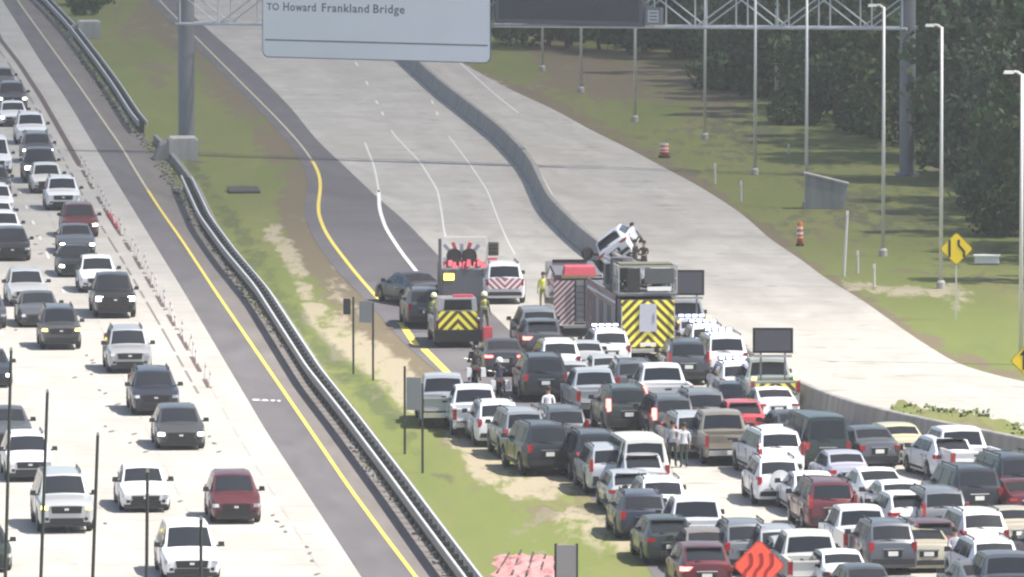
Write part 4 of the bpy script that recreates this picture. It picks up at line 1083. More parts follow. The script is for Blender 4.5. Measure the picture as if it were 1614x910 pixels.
# ------------------------------------------------------------------ jammed traffic seen from behind
G_ = 'stopped cars in the right carriageway'
JAM = [  # x of rear, mode, row, kind, colour, label, lit, slope override
 (851, 'r', 486, 'minivan', 'grey', 'grey minivan standing left of the chevron striped engine', None, 1.2),
 (857, 'r', 502, 'suv', 'darkgrey', 'dark grey suv with one lit tail lamp behind the grey minivan', 'bl', 1.2),
 (796, 'r', 535, 'sedan', 'charcoal', 'dark charcoal sedan with both tail lamps lit beside the motorcycles', 'b', 1.0),
 (884, 'r', 535, 'suv', 'white', 'white suv with wide rear window behind the dark grey one', None, 1.3),
 (926, 'r', 538, 'sedan', 'silver', 'silver sedan between the white suv and the patrol suv', None, 1.3),
 (860, 'r', 557, 'bigsuv', 'black', 'large black suv behind the person in white', None, 1.2),
 (905, 'r', 570, 'sedan', 'silver', 'small silver sedan squeezed right of the large black suv', None, 1.5),
 (964, 'r', 560, 'sedan', 'silver', 'silver sedan ahead of the silver pickup', 'bl', 1.5),
 (948, 'r', 577, 'pickup', 'silver', 'silver pickup with tall red tail lamp in the middle of the jam', None, 1.9),
 (1003, 'r', 566, 'suv', 'slate', 'rounded slate suv right of the silver sedan', None, 1.5),
 (1054, 'r', 571, 'pickup', 'white', 'white pickup with lit tail lamp under the ladder truck chevrons', 'bl', 1.7),
 (992, 'r', 612, 'suv', 'darkgreen', 'dark green suv with one brake lamp lit left of the standing pair', 'bl', 2.0),
 (1063, 'r', 622, 'suv', 'darkgrey', 'dark grey suv with lit brake lamp behind the standing pair', 'bl', 2.0),
 (1113, 'r', 619, 'suv', 'grey', 'grey suv with plain roof between the dark suv and the red car', None, 1.8),
 (1176, 'r', 632, 'hatch', 'red', 'bright red hatchback in the middle of the jam', None, 1.8),
 (1098, 'r', 648, 'suv', 'silver', 'silver suv stopped just ahead of the standing pair', None, 2.0),
 (1152, 'g', 736, 'pickup', 'tan', 'tan pickup with its empty bed and tailgate towards the camera', None, 2.0),
 (1231, 'g', 756, 'suv', 'white', 'white suv with red side lamps right of the tan pickup', None, 2.7),
 (1228, 'r', 607, 'sedan', 'white', 'white sedan below the right hand board truck', None, 2.2),
 (1262, 'r', 650, 'sedan', 'darkgrey', 'dark grey sedan angled beside the concrete barrier', None, 2.8),
 (1312, 'r', 655, 'sedan', 'silver', 'silver sedan tight against the concrete barrier', None, 3.0),
 (1238, 'r', 668, 'sedan', 'white', 'white sedan behind the red hatchback', None, 2.2),
 (1305, 'g', 746, 'van', 'darkgreen', 'large dark green van with plain back left of the lavender sedan', None, 2.2),
 (1388, 'r', 673, 'sedan', 'slate', 'slate sedan with chrome badge behind the green van', None, 3.0),
 (1432, 'r', 667, 'sedan', 'gold', 'pale yellow sedan near the barrier ahead of the white pickup', None, 3.0),
 (1342, 'r', 711, 'sedan', 'lavender', 'lavender silver sedan right of the dark green van', None, 1.9),
 (1395, 'r', 738, 'sedan', 'white', 'white sedan with narrow rear window right of the lavender sedan', None, 2.0),
 (1290, 'r', 744, 'sedan', 'white', 'white sedan between the spare wheel suv and the maroon suv', None, 1.9),
 (1229, 'g', 799, 'suv', 'white', 'white suv with a covered spare wheel on its back', None, 1.5),
 (1313, 'r', 759, 'suv', 'maroon', 'maroon suv with dark back in the lower middle of the jam', None, 1.6),
 (1375, 'r', 791, 'pickup', 'white', 'white pickup below the maroon suv, wide rear window', None, 1.7),
 (1430, 'r', 758, 'sedan', 'white', 'white sedan just ahead of another white sedan by the grey suv', None, 2.0),
 (1438, 'r', 774, 'hatch', 'white', 'white hatchback left of the grey suv', None, 2.0),
 (1490, 'r', 768, 'suv', 'grey', 'grey suv left of the large black suv near the right edge', None, 1.9),
 (1541, 'r', 671, 'pickup', 'white', 'white pickup angled against the barrier at the upper right of the jam', None, 3.0),
 (1507, 'g', 758, 'hatch', 'white', 'white hatchback seen from its rear left corner near the white pickup', None, 3.2),
 (1612, 'r', 716, 'bigsuv', 'black', 'black suv cut by the right edge above the maroon car', None, 2.8),
 (1545, 'r', 731, 'bigsuv', 'black', 'large black suv with lit right tail lamp near the right edge', None, 2.6),
 (1625, 'r', 752, 'sedan', 'maroon', 'maroon sedan cut by the right edge of the frame', None, 2.4),
 (1610, 'r', 795, 'sedan', 'beige', 'beige sedan cut by the right edge of the frame', None, 2.2),
 (1553, 'r', 799, 'suv', 'white', 'white suv right of the person at the lower right', None, 2.1),
 (1463, 'g', 904, 'sedan', 'beige', 'beige sedan with dark red tail lamps at the bottom right', None, 1.6),
 (1408, 'r', 821, 'suv', 'slate', 'slate green suv left of the beige sedan', None, 1.6),
 (1572, 'r', 845, 'suv', 'white', 'white suv low in the bottom right corner', None, 2.0),
 (1612, 'r', 866, 'pickup', 'slate', 'slate blue pickup cut by the bottom right corner', None, 2.0),
 (1258, 'r', 846, 'sedan', 'silver', 'silver sedan right of the orange diamond sign', None, 1.7),
 (1337, 'r', 868, 'sedan', 'white', 'white sedan at the bottom edge between two darker cars', None, 1.6),
 (1375, 'r', 893, 'sedan', 'darkgrey', 'dark grey sedan cut by the bottom edge', None, 1.6),
 (1232, 'r', 825, 'suv', 'lightgrey', 'light grey suv above the silver sedan by the orange sign', None, 1.6),
 (1180, 'r', 820, 'suv', 'grey', 'grey suv just above the orange diamond sign', None, 1.5),
 (1290, 'r', 836, 'pickup', 'offwhite', 'off white pickup tailgate below the maroon suv', None, 1.6),
 (1115, 'r', 852, 'suv', 'maroon', 'maroon suv with lit brake lamp at the bottom left of the jam', 'bl', 1.4),
 (1058, 'g', 893, 'suv', 'darkgreen', 'dark green suv on the grass edge at the bottom of the jam', None, 1.5),
 (1120, 'r', 832, 'sedan', 'bronze', 'bronze sedan ahead of the maroon suv at the bottom', None, 1.4),
 (1016, 'g', 853, 'suv', 'navy', 'dark navy suv with pale number plate on the grass edge', None, 1.3),
 (1047, 'r', 750, 'suv', 'white', 'white suv with green tinted rear window ahead of the white pickup', None, 1.4),
 (1109, 'r', 784, 'pickup', 'white', 'white pickup alone on the bright slabs in the lower middle', None, 1.4),
 (1016, 'r', 711, 'suv', 'silver', 'silver suv in the left column below the white van', None, 1.4),
 (998, 'r', 738, 'hatch', 'silver', 'silver hatchback partly hidden by the white suv in the left column', None, 1.4),
 (1018, 'r', 686, 'van', 'offwhite', 'cream white van left of the standing pair', None, 1.9),
 (965, 'r', 702, 'suv', 'silver', 'silver suv at the grass edge right of the two black suvs', None, 1.5),
 (945, 'r', 674, 'bigsuv', 'black', 'right hand one of the two black suvs parked at the grass edge', None, 1.8),
 (868, 'g', 752, 'bigsuv', 'black', 'left hand one of the two black suvs parked at the grass edge', None, 2.7),
 (893, 'r', 640, 'suv', 'darkgrey', 'dark grey suv above the two black suvs', None, 2.2),
 (828, 'r', 643, 'boxsuv', 'lightgrey', 'light grey boxy suv with upright side behind the white suv', None, 1.9),
 (702, 'g', 676, 'pickup', 'silver', 'silver pickup parked on the sandy grass edge, leftmost of the jam', None, .6),
 (753, 'g', 690, 'pickup', 'white', 'white pickup parked right of the leftmost silver pickup', None, .9),
 (787, 'g', 706, 'suv', 'white', 'white suv right of the white pickup at the grass edge', None, 1.3),
 (1086, 'r', 540, 'suv', 'darkgrey', 'dark grey suv stopped right of the ladder truck chevrons', None, 1.3),
 (1154, 'r', 588, 'boxsuv', 'black', 'narrow black utility vehicle behind the patrol suvs', None, 1.4),
 (1560, 'r', 884, 'sedan', 'grey', 'grey sedan at the bottom edge below the low white suv', None, 1.9),
 (1480, 'r', 820, 'hatch', 'maroon', 'maroon hatchback half hidden left of the person at lower right', None, 1.8),
 (1680, 'r', 830, 'suv', 'grey', 'grey suv outside the right edge', None, 2.2),
 (1210, 'g', 1010, 'suv', 'white', 'white suv below the bottom edge right of the orange sign', None, 1.5),
 (1440, 'g', 1000, 'suv', 'grey', 'grey suv below the bottom edge near the beige sedan', None, 1.6),
]
for x, md, y, k, c_, lab, lt, m_ in JAM:
    m_ = m_ * (.82 if x < 1300 else 1) if m_ else m_
    q = place(x, md, y, k, c_, lab, m=m_, lit=lt, group=G_, opts=('spare',) if 'spare wheel on' in lab else ())
    if 'narrow black utility' in lab: q.scale = (.8, .74, .82)
# patrol vehicles
PG = 'white patrol vehicles with lit roof bars'
place(964, 'g', 584, 'suv', 'white', 'white patrol suv with lit roof bar left of the chevron back', 1.3, lit=None, opts=('bar',), name='patrol_car', cat='patrol car', group=PG)
place(1118, 'g', 578, 'suv', 'white', 'farther white patrol suv with lit roof bar behind the others', 1.3, opts=('bar',), name='patrol_car', cat='patrol car', group=PG)
place(1147, 'g', 601, 'bigsuv', 'white', 'white patrol suv with lit red tail lamp and roof bar', 1.6, lit='bl', opts=('bar',), name='patrol_car', cat='patrol car', group=PG)
place(1168, 'r', 567, 'suv', 'white', 'white patrol suv nearest the right hand board truck', 1.5, opts=('bar',), name='patrol_car', cat='patrol car', group=PG)
place(1100, 'r', 500, 'sedan', 'lavender', 'pale patrol sedan farthest right of the first board truck', 1.3, opts=('bar',), name='patrol_car', cat='patrol car', group=PG)
# vehicles turned across the lanes near the median
q = place(634, 'g', 490, 'sedan', 'charcoal', 'dark sedan standing crosswise on the asphalt left of the rescue pickup', .8, name='sedan', group=None); q.rotation_euler = (0, 0, R(112)); q.location = gp(645, 478); q.location.z = .02
q = place(672, 'g', 518, 'suv', 'charcoal', 'dark suv stopped directly left of the rescue pickup', .9)

# ------------------------------------------------------------------ emergency vehicles
def chevron_mat(name, a, b_, p_, lean=1.0):
    m, t = newmat(name); tc = t.n('ShaderNodeTexCoord').outputs['Object']; sp = t.n('ShaderNodeSeparateXYZ'); t.l(tc, sp.inputs[0])
    v = t.math('ADD', t.math('MULTIPLY', t.math('ABSOLUTE', sp.outputs[1]), lean), sp.outputs[2])
    s_ = t.math('GREATER_THAN', t.math('FRACT', t.math('DIVIDE', v, p_)), .5)
    c = t.mix(s_, a, b_); t.l(c, t.b.inputs['Base Color']); t.b.inputs['Roughness'].default_value = .4; return m
M_CHY = chevron_mat('chevron_yellow', (.90, .82, .10), (.10, .065, .03), .42, 1.0)
M_CHR = chevron_mat('chevron_red_white', (.58, .54, .54), (.20, .07, .08), .26, 1.0)
M_CHW = chevron_mat('chevron_white_red', (.80, .78, .78), (.40, .10, .13), .30, -1.0)
def rig(px, py, m, L, W, H, name, label, cat):
    a = heading(px, py, m); p = gp(px, py); q = empty(name, p, a, label, cat); return q, W / 2
def wheels(q, xs, w_, r=.52, dual=False):
    me_ = MB().lathe([(0, -.15), (r - .06, -.15), (r, -.11), (r, .11), (r - .06, .15), (0, .15)], 18, axis='Y').mesh('truck_wheel', M_TYRE)
    rm_ = MB().lathe([(0, .05), (r * .3, .09), (r * .55, .04), (r * .6, .08), (r * .62, .02)], 12, axis='Y').mesh('truck_rim', M_CHROME)
    for x in xs:
        for s_ in (-1, 1):
            o = link('wheel', me_, q, (x, s_ * (w_ - .17), r)); link('rim', rm_, o, (0, s_ * .08, 0), (0, 0, 0 if s_ > 0 else math.pi))
def box_part(q, name, c, d, m, **k): return MB().box(c, d, **k).build(name, m, q)
M_FR = mat('engine_paint_dark_red', (.085, .045, .062), .35, coat=.5, var=.08, scale=.6)
M_FG = mat('engine_grey_panels', (.135, .135, .155), .45, .3, var=.12, scale=1.0)
M_ALU = mat('brushed_aluminium', (.42, .43, .43), .38, .6, var=.15, scale=2)
M_HOSE = mat('red_hose_cover', (.50, .07, .10), .6, var=.3, scale=6); M_OLV = mat('olive_canvas', (.14, .135, .09), .8, var=.3, scale=3)
# ladder truck
q, w_ = rig(1021, 572, 1.6, 12, 2.5, 3.0, 'ladder_truck', 'large ladder truck with yellow chevron back and bucket frame on top', 'fire truck')
b = MB().box((6.2, 0, 1.85), (9.6, 2.48, 2.1), taper=.0).box((6.0, 0, .74), (11.0, 1.6, .3), mi=1)
b.build('body', [M_FR, M_BLACK], q)
MB().box((.68, 0, 1.85), (1.36, 2.36, 1.85)).build('rear_compartment', M_FG, q)
MB().box((-.015, 0, 1.72), (.03, 2.34, 2.05)).build('chevron_panel', M_CHY, q)
MB().box((-.06, 0, 1.98), (.06, .78, 1.22), taper=.06).build('rear_door', mat('rear_door_grey', (.52, .52, .60), .4, .2), q)
MB().box((-.10, -.26, 1.98), (.04, .04, .4)).build('door_handle', M_CHROME, q)
MB().box((-.28, 0, .56), (.56, 2.44, .14)).build('tailboard', M_ALU, q)
for s_ in (-1, 1):
    MB().box((-.04, s_ * 1.05, .82), (.08, .22, .26)).build('tail_light', M_TAIL, q)
    MB().tube((-.10, s_ * 1.16, .9), (-.10, s_ * 1.16, 2.5), .025, 6).build('grab_rail', M_CHROME, q)
    for k in range(6):
        f = MB().box((2.1 + k * 1.32, s_ * 1.252, 1.62), (1.18, .03, 1.30)).build('locker_door', M_ALU if k % 2 == 0 else M_FG, q)
        MB().box((2.1 + k * 1.32, s_ * 1.275, 1.06), (.9, .02, .05)).build('handle', M_CHROME, f)
    MB().box((6.2, s_ * 1.25, 2.55), (9.5, .02, .12)).build('side_stripe', M_WHT, q)
MB().box((-.09, .0, .82), (.03, .7, .15)).build('number_plate', M_PLATE, q)
MB().box((10.9, 0, 1.75), (2.0, 2.44, 2.3), taper=.04).build('cab', M_FR, q)
MB().box((11.93, 0, 2.15), (.06, 2.1, .9)).build('windshield', M_GLASS, q)
wheels(q, (2.6, 3.9, 9.6), w_)
# raised bucket and ladder over the rear
bk = MB()
for s_ in (-1, 1):
    for z in (3.05, 3.62, 4.22): bk.box((.9, s_ * 1.28, z), (1.7, .07, .07))
    for x in (.06, .9, 1.74): bk.box((x, s_ * 1.28, 3.63), (.07, .07, 1.2))
for x in (.06, 1.74):
    for z in (3.05, 4.22): bk.box((x, 0, z), (.07, 2.56, .07))
bk.build('bucket_frame', M_ALU, q)
MB().box((.03, .62, 3.64), (.05, .56, 1.02)).build('bucket_gate', M_BLACK, q)
MB().box((.03, -.52, 3.80), (.05, 1.30, .66)).build('bucket_panel', mat('bucket_panel_grey', (.07, .08, .085), .5, var=.2, scale=3), q)
MB().box((.0, -.5, 3.24), (.10, 1.05, .17)).build('lamp_strip', M_WHT, q)
MB().box((.9, 0, 2.98), (1.8, 2.6, .10)).build('bucket_floor', M_FG, q)
MB().box((1.1, .0, 4.27), (1.3, 2.3, .08)).build('bucket_cover', M_OLV, q)
lad = MB()
for s_ in (-1, 1):
    for z in (3.25, 3.95): lad.tube((1.8, s_ * .46, z), (11.2, s_ * .46, z - .1), .055, 6)
for k in range(17):
    x = 1.9 + k * .55; z = 3.25 - .1 * (x - 1.8) / 9.4
    for s_ in (-1, 1): lad.tube((x, s_ * .46, z), (x + .55, s_ * .46, z + .68), .025, 5)
lad.build('ladder', M_ALU, q)
rg = MB().tube((0, -.45, 0), (0, .45, 0), .022, 5).mesh('rung', M_ALU)
for k in range(26): link('rung', rg, q, (1.95 + k * .36, 0, 3.24 - .1 * k * .36 / 9.4))
MB().lathe([(0, 2.85), (.75, 2.85), (.75, 3.1), (.5, 3.2), (.5, 4.3), (0, 4.35)], 16, (4.6, .55, 0)).build('turntable', M_FG, q)
MB().box((3.2, .95, 3.55), (.9, .35, 1.3)).build('control_stand', M_BLACK, q)
MB().box((2.4, 1.05, 3.75), (.5, .3, .8), taper=.2).build('pedestal', mat('pedestal_white', (.6, .62, .66), .4, .2), q)
rq = random.Random(31)
for k in range(16):
    mm = (M_FG, M_BLACK, M_ALU, M_DARKST, M_OLV)[k % 5]
    MB().box((rq.uniform(.3, 3.6), rq.uniform(-1.0, 1.05), 3.03 + rq.uniform(.1, .75)), (rq.uniform(.3, .9), rq.uniform(.15, .5), rq.uniform(.15, .6)), rz=rq.uniform(-.4, .4), taper=rq.uniform(0, .3)).build('gear_box', mm, q)
for k in range(5):
    P_ = [Vector((1.9 + .5 * j, .9 - .25 * k + .12 * math.sin(j * 1.7 + k), 3.1 + .35 * math.sin(j * 1.1 + k) ** 2)) for j in range(7)]
    hb_ = MB()
    for a_, b_ in zip(P_, P_[1:]): hb_.tube(a_, b_, .05, 6)
    hb_.build('hose', M_HOSE if k == 2 else M_BLACK, q)
MB().box((5.2, 1.0, 3.5), (.8, .5, 1.0), taper=.1).build('gear_cabinet', M_FG, q)
# engine beside it
q, w_ = rig(911, 531, .6, 9, 2.2, 2.9, 'fire_engine', 'fire engine with red white chevron back and red hose cover, left of ladder truck', 'fire truck')
MB().box((4.4, 0, 1.70), (8.6, 2.2, 2.2)).box((4.4, 0, .6), (8.2, 1.4, .3), mi=1).build('body', [M_FR, M_BLACK], q)
MB().box((-.02, .62, 1.55), (.04, .96, 2.0)).build('chevron_panel', M_CHR, q)
MB().box((-.03, -.42, 1.60), (.05, 1.10, 1.95)).build('rear_shutter', M_ALU, q)
for k in range(6): MB().box((-.065, -.42, .9 + k * .28), (.02, 1.02, .03)).build('shutter_slat', M_FG, q)
MB().tube((-.12, .12, .7), (-.12, .12, 2.6), .04, 6).tube((-.12, -.30, .7), (-.12, -.30, 2.6), .04, 6).build('ladder_rail', M_BLACK, q)
MB().box((.9, -.1, 2.95), (1.7, 1.5, .40), taper=.12).build('hose_cover', M_HOSE, q)
MB().box((.2, -.1, 2.72), (.3, 1.7, .14)).build('hose_tray', mat('brass_couplings', (.42, .32, .16), .4, .5, var=.4, scale=8), q)
MB().box((-.25, 0, .50), (.5, 2.2, .12)).build('tailboard', M_ALU, q)
for s_ in (-1, 1): MB().box((-.05, s_ * 1.04, .85), (.08, .14, .34)).build('tail_light', M_TAIL, q)
MB().box((8.2, 0, 1.7), (1.6, 2.2, 2.1), taper=.05).build('cab', M_FR, q); MB().box((9.03, 0, 2.1), (.05, 1.9, .8)).build('windshield', M_GLASS, q)
MB().box((7.9, 0, 2.85), (.3, 1.6, .16)).build('light_bar', M_BLACK, q)
MB().tube((.4, 1.05, 2.8), (.4, 1.25, 3.2), .04, 6).build('antenna', M_BLACK, q)
wheels(q, (2.3, 7.2), w_)
# white rescue truck with tall frame (ahead of the rescue pickup)
q, w_ = rig(729, 521, .35, 8, 2.1, 2.8, 'rescue_engine', 'dark backed rescue engine with red hose bed and pale equipment frame on top', 'fire truck')
w_ = 1.0
MB().box((3.9, 0, 1.62), (7.7, 1.86, 2.3)).box((3.9, 0, .6), (7.2, 1.2, .3), mi=1).build('body', [M_FR, M_BLACK], q)
MB().box((-.02, 0, 2.0), (.04, 1.80, 1.55)).build('rear_shutter', M_FG, q)
MB().box((-.05, .62, 2.46), (.04, .46, .30)).build('amber_lamp', mat('amber_lamp_soft', (1, .72, .08), emit=2.2), q)
MB().box((-.05, -.1, 1.30), (.03, .16, .14)).build('handle', M_CHROME, q)
MB().box((-.2, 0, .5), (.4, 1.9, .12)).build('tailboard', M_ALU, q)
fr = MB()
for y_ in (-1.12, .92): fr.box((.2, y_, 3.55), (.07, .07, 1.45))
for z in (2.9, 4.26): fr.box((.2, -.1, z), (.07, 2.1, .07))
fr.build('equipment_frame', M_WHT, q)
MB().box((.1, 1.03, 2.7), (.12, .14, 3.0)).build('mast', M_FG, q)
for y_ in (-.32, .38):
    MB().lathe([(0, -.12), (.34, -.12), (.36, 0), (.34, .12), (0, .12)], 14, axis='Y').build('hose_reel', M_BLACK, q, (.35, y_, 3.38), (0, 0, math.pi / 2 + .15))
for k in range(9):
    MB().box((.5 + .1 * (k % 3), -.95 + k * .22, 2.98 + .10 * (k % 2)), (1.2, .24, .34 - .03 * abs(k - 4)), taper=.3, rz=.1 * (k % 3)).build('hose_bundle', M_HOSE, q)
for k in range(5): MB().box((.6, -.62 + k * .32, 3.70 + .05 * (k % 2)), (.3, .16, .5), rx=.35 * (2 - k)).build('hose_loop', M_HOSE if k % 2 else mat('blue_grey_gear', (.30, .32, .38), .6), q)
MB().box((.2, -1.42, 3.72), (.10, .48, .62)).build('grid_lamp', M_OLV, q)
for k in range(3): MB().box((.13, -1.42, 3.55 + k * .18), (.03, .42, .04)).build('grid_bar', M_BLACK, q)
MB().box((7.4, 0, 1.6), (1.2, 1.9, 2.0)).build('cab', M_FR, q); MB().box((8.02, 0, 2.0), (.04, 1.6, .8)).build('windshield', M_GLASS, q)
wheels(q, (1.9, 6.4), 1.0, .48)
# rescue pickup with chevron tailgate
q = place(722, 'g', 549, 'pickup', 'white', 'rescue pickup with yellow chevron tailgate and topper, facing away', .9, name='rescue_pickup', cat='pickup truck')
L = SPEC['pickup'][0]
MB().box((-L / 2 + 1.05, 0, 1.60), (2.0, 1.86, .98), taper=.10).build('bed_topper', paint('lightgrey'), q)
MB().box((-L / 2 - .005, 0, 1.83), (.08, 1.28, .44), taper=.06, ry=-.08).build('topper_window', M_GLASS, q)
MB().box((-L / 2 - .05, 0, 1.15), (.03, 1.78, .80)).build('chevron_panel', M_CHY, q)
MB().box((-L / 2 - .1, 0, .52), (.3, 2.16, .5)).build('step_bumper', M_GRIL, q)
MB().box((-L / 2 + 1.0, -.3, 2.14), (.4, .9, .1)).build('roof_gear', M_HOSE, q)
for s_ in (-1, 1): MB().box((-L / 2 - .04, s_ * 1.05, 1.2), (.16, .12, 1.0)).build('corner_post', M_FG, q)
# white rescue suv with red chevrons
q = place(796, 'g', 481, 'bigsuv', 'white', 'white rescue suv with red and white chevron back beside the rescue engine', 1.0, name='rescue_suv', cat='rescue car')
L = SPEC['bigsuv'][0]; MB().box((-L / 2 - .03, 0, .98), (.03, 1.55, .50)).build('chevron_panel', M_CHW, q)
MB().box((-.4, .45, 1.98), (.2, .5, .1)).build('light_bar', M_HOSE, q)
# board trucks
def board_truck(px, py, m, bx0, bx1, by0, by1, color, lab, lab2):
    q = place(px, 'g', py, 'pickup', color, lab, m, name='service_truck', cat='pickup truck')
    L = SPEC['pickup'][0]; a = q.rotation_euler.z
    MB().box((-L / 2 - .03, 0, .93), (.02, 1.6, .3)).build('chevron_panel', M_CHY, q)
    for s_ in (-1, 1): MB().box((-L / 2 + .08, s_ * .86, 1.28), (.1, .18, .1)).build('beacon', M_LITY, q)
    p = q.location + Vector((math.cos(a), math.sin(a), 0)) * (-L / 2 + 1.1); kx_ = F / p.y; yp = row_of(p.y)
    zt_, zb_ = (yp - by0) / kx_, (yp - by1) / kx_; wd_ = (bx1 - bx0) / kx_
    cx = gp((bx0 + bx1) / 2, yp); bd = empty('message_board', Vector((cx.x, p.y, 0)), R(-1), lab2, 'message board')
    MB().box((0, 0, (zt_ + zb_) / 2), (wd_, .14, zt_ - zb_)).build('housing', M_BLACK, bd)
    MB().box((0, -.075, (zt_ + zb_) / 2), (wd_ - .20, .02, zt_ - zb_ - .18)).build('display', mat('board_display', (.085, .085, .105), .45, var=.08, scale=2), bd)
    MB().box((0, -.02, zb_ - .12), (wd_ - .1, .12, .10)).build('cross_beam', M_CHROME, bd)
    for s_ in (-1, 1): MB().box((s_ * wd_ * .3, 0, (zb_ + .75) / 2), (.08, .08, zb_ - .75)).build('mast', M_STEELD, bd)
    MB().box((0, 0, .80), (wd_ * .7, .4, .08)).build('base', M_STEELD, bd)
board_truck(1087, 549, 1.4, 1050, 1110, 425, 465, 'lightgrey', 'light grey service truck under the left raised board', 'dark blank message board raised over the left service truck')
board_truck(1222, 648, 1.5, 1186, 1250, 516, 556, 'palegreen', 'pale service truck under the right raised board by the barrier', 'dark blank message board raised over the right service truck')

# the car thrown up on the barrier
q = vehicle('hatch', (0, 0, 0), 0, 'white', 'white car tipped on its side against the concrete barrier behind the trucks', 'car', 'tipped_car')
base = gp(974, 431)
q.matrix_world = Matrix.Translation(base + Vector((-.1, 1.5, 1.30))) @ Matrix.Rotation(R(80), 4, 'Z') @ Matrix.Rotation(R(-37), 4, 'X') @ Matrix.Rotation(R(-6), 4, 'Y') @ Matrix.Translation((0.8, 0, -.8))
for px, py, k, lab in ((935, 428, 0, 'torn off dark wheel and axle lying by the barrier left of the tipped car'), (1000, 427, 1, 'loose dark wreckage right under the tipped car')):
    p = gp(px, py); q = empty('wreckage', p, .4 * k, lab, 'wreckage')
    MB().lathe([(0, -.11), (.3, -.11), (.35, 0), (.3, .11), (0, .11)], 14, axis='Y').build('wheel', M_TYRE, q, (-.3, 0, .9 if k == 0 else .5), (0, 0, .6))
    MB().tube((-.3, 0, .9), (.7, .2, .75), .06, 6).tube((-.45, 0, 0), (-.3, 0, .9), .07, 6).tube((.7, .2, .75), (.75, .2, 0), .06, 6).box((.3, .3, .3), (.8, .9, .5), rz=.4, taper=.3).build('axle', M_DARKST, q)
p = gp(768, 540); q = empty('equipment_bag', p, .3, 'pinkish red equipment bag on the asphalt right of the rescue pickup', 'bag')
MB().box((0, 0, .36), (.46, .34, .72), taper=.22, rx=.1).build('body', M_HOSE, q); MB().tube((-.12, 0, .72), (.12, 0, .74), .03, 6).build('handle', M_BLACK, q)

# ------------------------------------------------------------------ people
def person_mesh(seed, pose):
    """one continuous skinned figure; pose: 'stand', 'walk', 'ride', 'reach'"""
    V, E, Rd = [], [], []
    def v(p, r, par=None):
        V.append(p); Rd.append(r); i = len(V) - 1
        if par is not None: E.append((par, i))
        return i
    lift = 0 if pose != 'ride' else -.12
    pel = v((0, 0, .96 + lift), (.155, .11)); wst = v((0, 0, 1.12 + lift), (.135, .10), pel); ch = v((.0, .01, 1.32 + lift), (.165, .115), wst)
    nk = v((0, .0, 1.47 + lift), (.075, .07), ch); hd = v((0, .015, 1.56 + lift), (.072, .08), nk); h2 = v((0, .02, 1.66 + lift), (.088, .10), hd); v((0, .015, 1.735 + lift), (.065, .075), h2)
    for s_ in (-1, 1):
        st = {'stand': .03, 'walk': .20, 'ride': .0, 'reach': .06}[pose] * s_
        if pose == 'ride':
            kn = (.24 * s_, .36, .66); an = (.24 * s_, .22, .22)
        else: kn = (.11 * s_, st * .6 + .03, .52); an = (.12 * s_, st, .09)
        hp = v((.095 * s_, 0, .88 + lift), (.095, .10), pel); k = v(kn, (.062, .065), hp); a = v(an, (.042, .045), k); v((an[0] + .02 * s_, an[1] + .15, an[2] - .04), (.045, .032), a)
        sh = v((.19 * s_, 0, 1.40 + lift), (.065, .065), ch)
        if pose in ('ride', 'reach'): el_ = (.27 * s_, .16, 1.18 + lift); wr = (.22 * s_, .40, 1.12 + lift); dv = Vector((-.03 * s_, .08, -.01))
        else: el_ = (.25 * s_, -.03, 1.12); wr = (.25 * s_, .06 + st * .4, .88); dv = Vector((0, .012, -.085))
        e = v(el_, (.044, .044), sh); w2 = v(wr, (.030, .026), e); pl_ = v(tuple(Vector(wr) + dv), (.040, .022), w2)
        sd = Vector((0, 1, 0)) if pose in ('stand', 'walk') else Vector((1, 0, 0))
        for j in range(4):
            f1 = Vector(wr) + dv * 1.5 + sd * (j - 1.5) * .021; v(tuple(f1 + dv.normalized() * (.055 + .012 * (j in (1, 2))) + Vector((-.012 * s_, .004, 0))), (.009, .009), v(tuple(f1), (.010, .010), pl_))
        v(tuple(Vector(wr) + dv * .9 + sd * .055), (.010, .010), v(tuple(Vector(wr) + dv * .5 + sd * .03), (.012, .012), w2))
    me_ = bpy.data.meshes.new('skeleton'); me_.from_pydata(V, E, []); o = bpy.data.objects.new('tmp', me_); C.objects.link(o)
    sk = o.modifiers.new('s', 'SKIN'); sk.branch_smoothing = .3; ss = o.modifiers.new('u', 'SUBSURF'); ss.levels = 2; ss.render_levels = 2
    for i, d in enumerate(me_.skin_vertices[0].data): d.radius = Rd[i]; d.use_root = (i == 0)
    bpy.context.view_layer.update()
    out = bpy.data.meshes.new_from_object(o.evaluated_get(bpy.context.evaluated_depsgraph_get())); bpy.data.objects.remove(o)
    out.name = 'body_' + pose; out.materials.clear()
    for m_ in (mat('skin', (.36, .22, .15), .6), M_BLACK, M_BLACK, M_BLACK): out.materials.append(m_)
    for f in out.polygons:
        c_ = f.center; f.use_smooth = True; z = c_.z - lift
        if z > 1.475: k = 0
        elif abs(c_.x) > .17 and pose in ('stand', 'walk') and z < .90 and z > .70: k = 0
        elif abs(c_.x) > .12 and pose in ('ride', 'reach') and c_.y > .38: k = 0
        elif z > .97 or (abs(c_.x) > .17 and z > .9): k = 1
        elif c_.z > .13: k = 2
        else: k = 3
        f.material_index = k
    return out
PM = {}
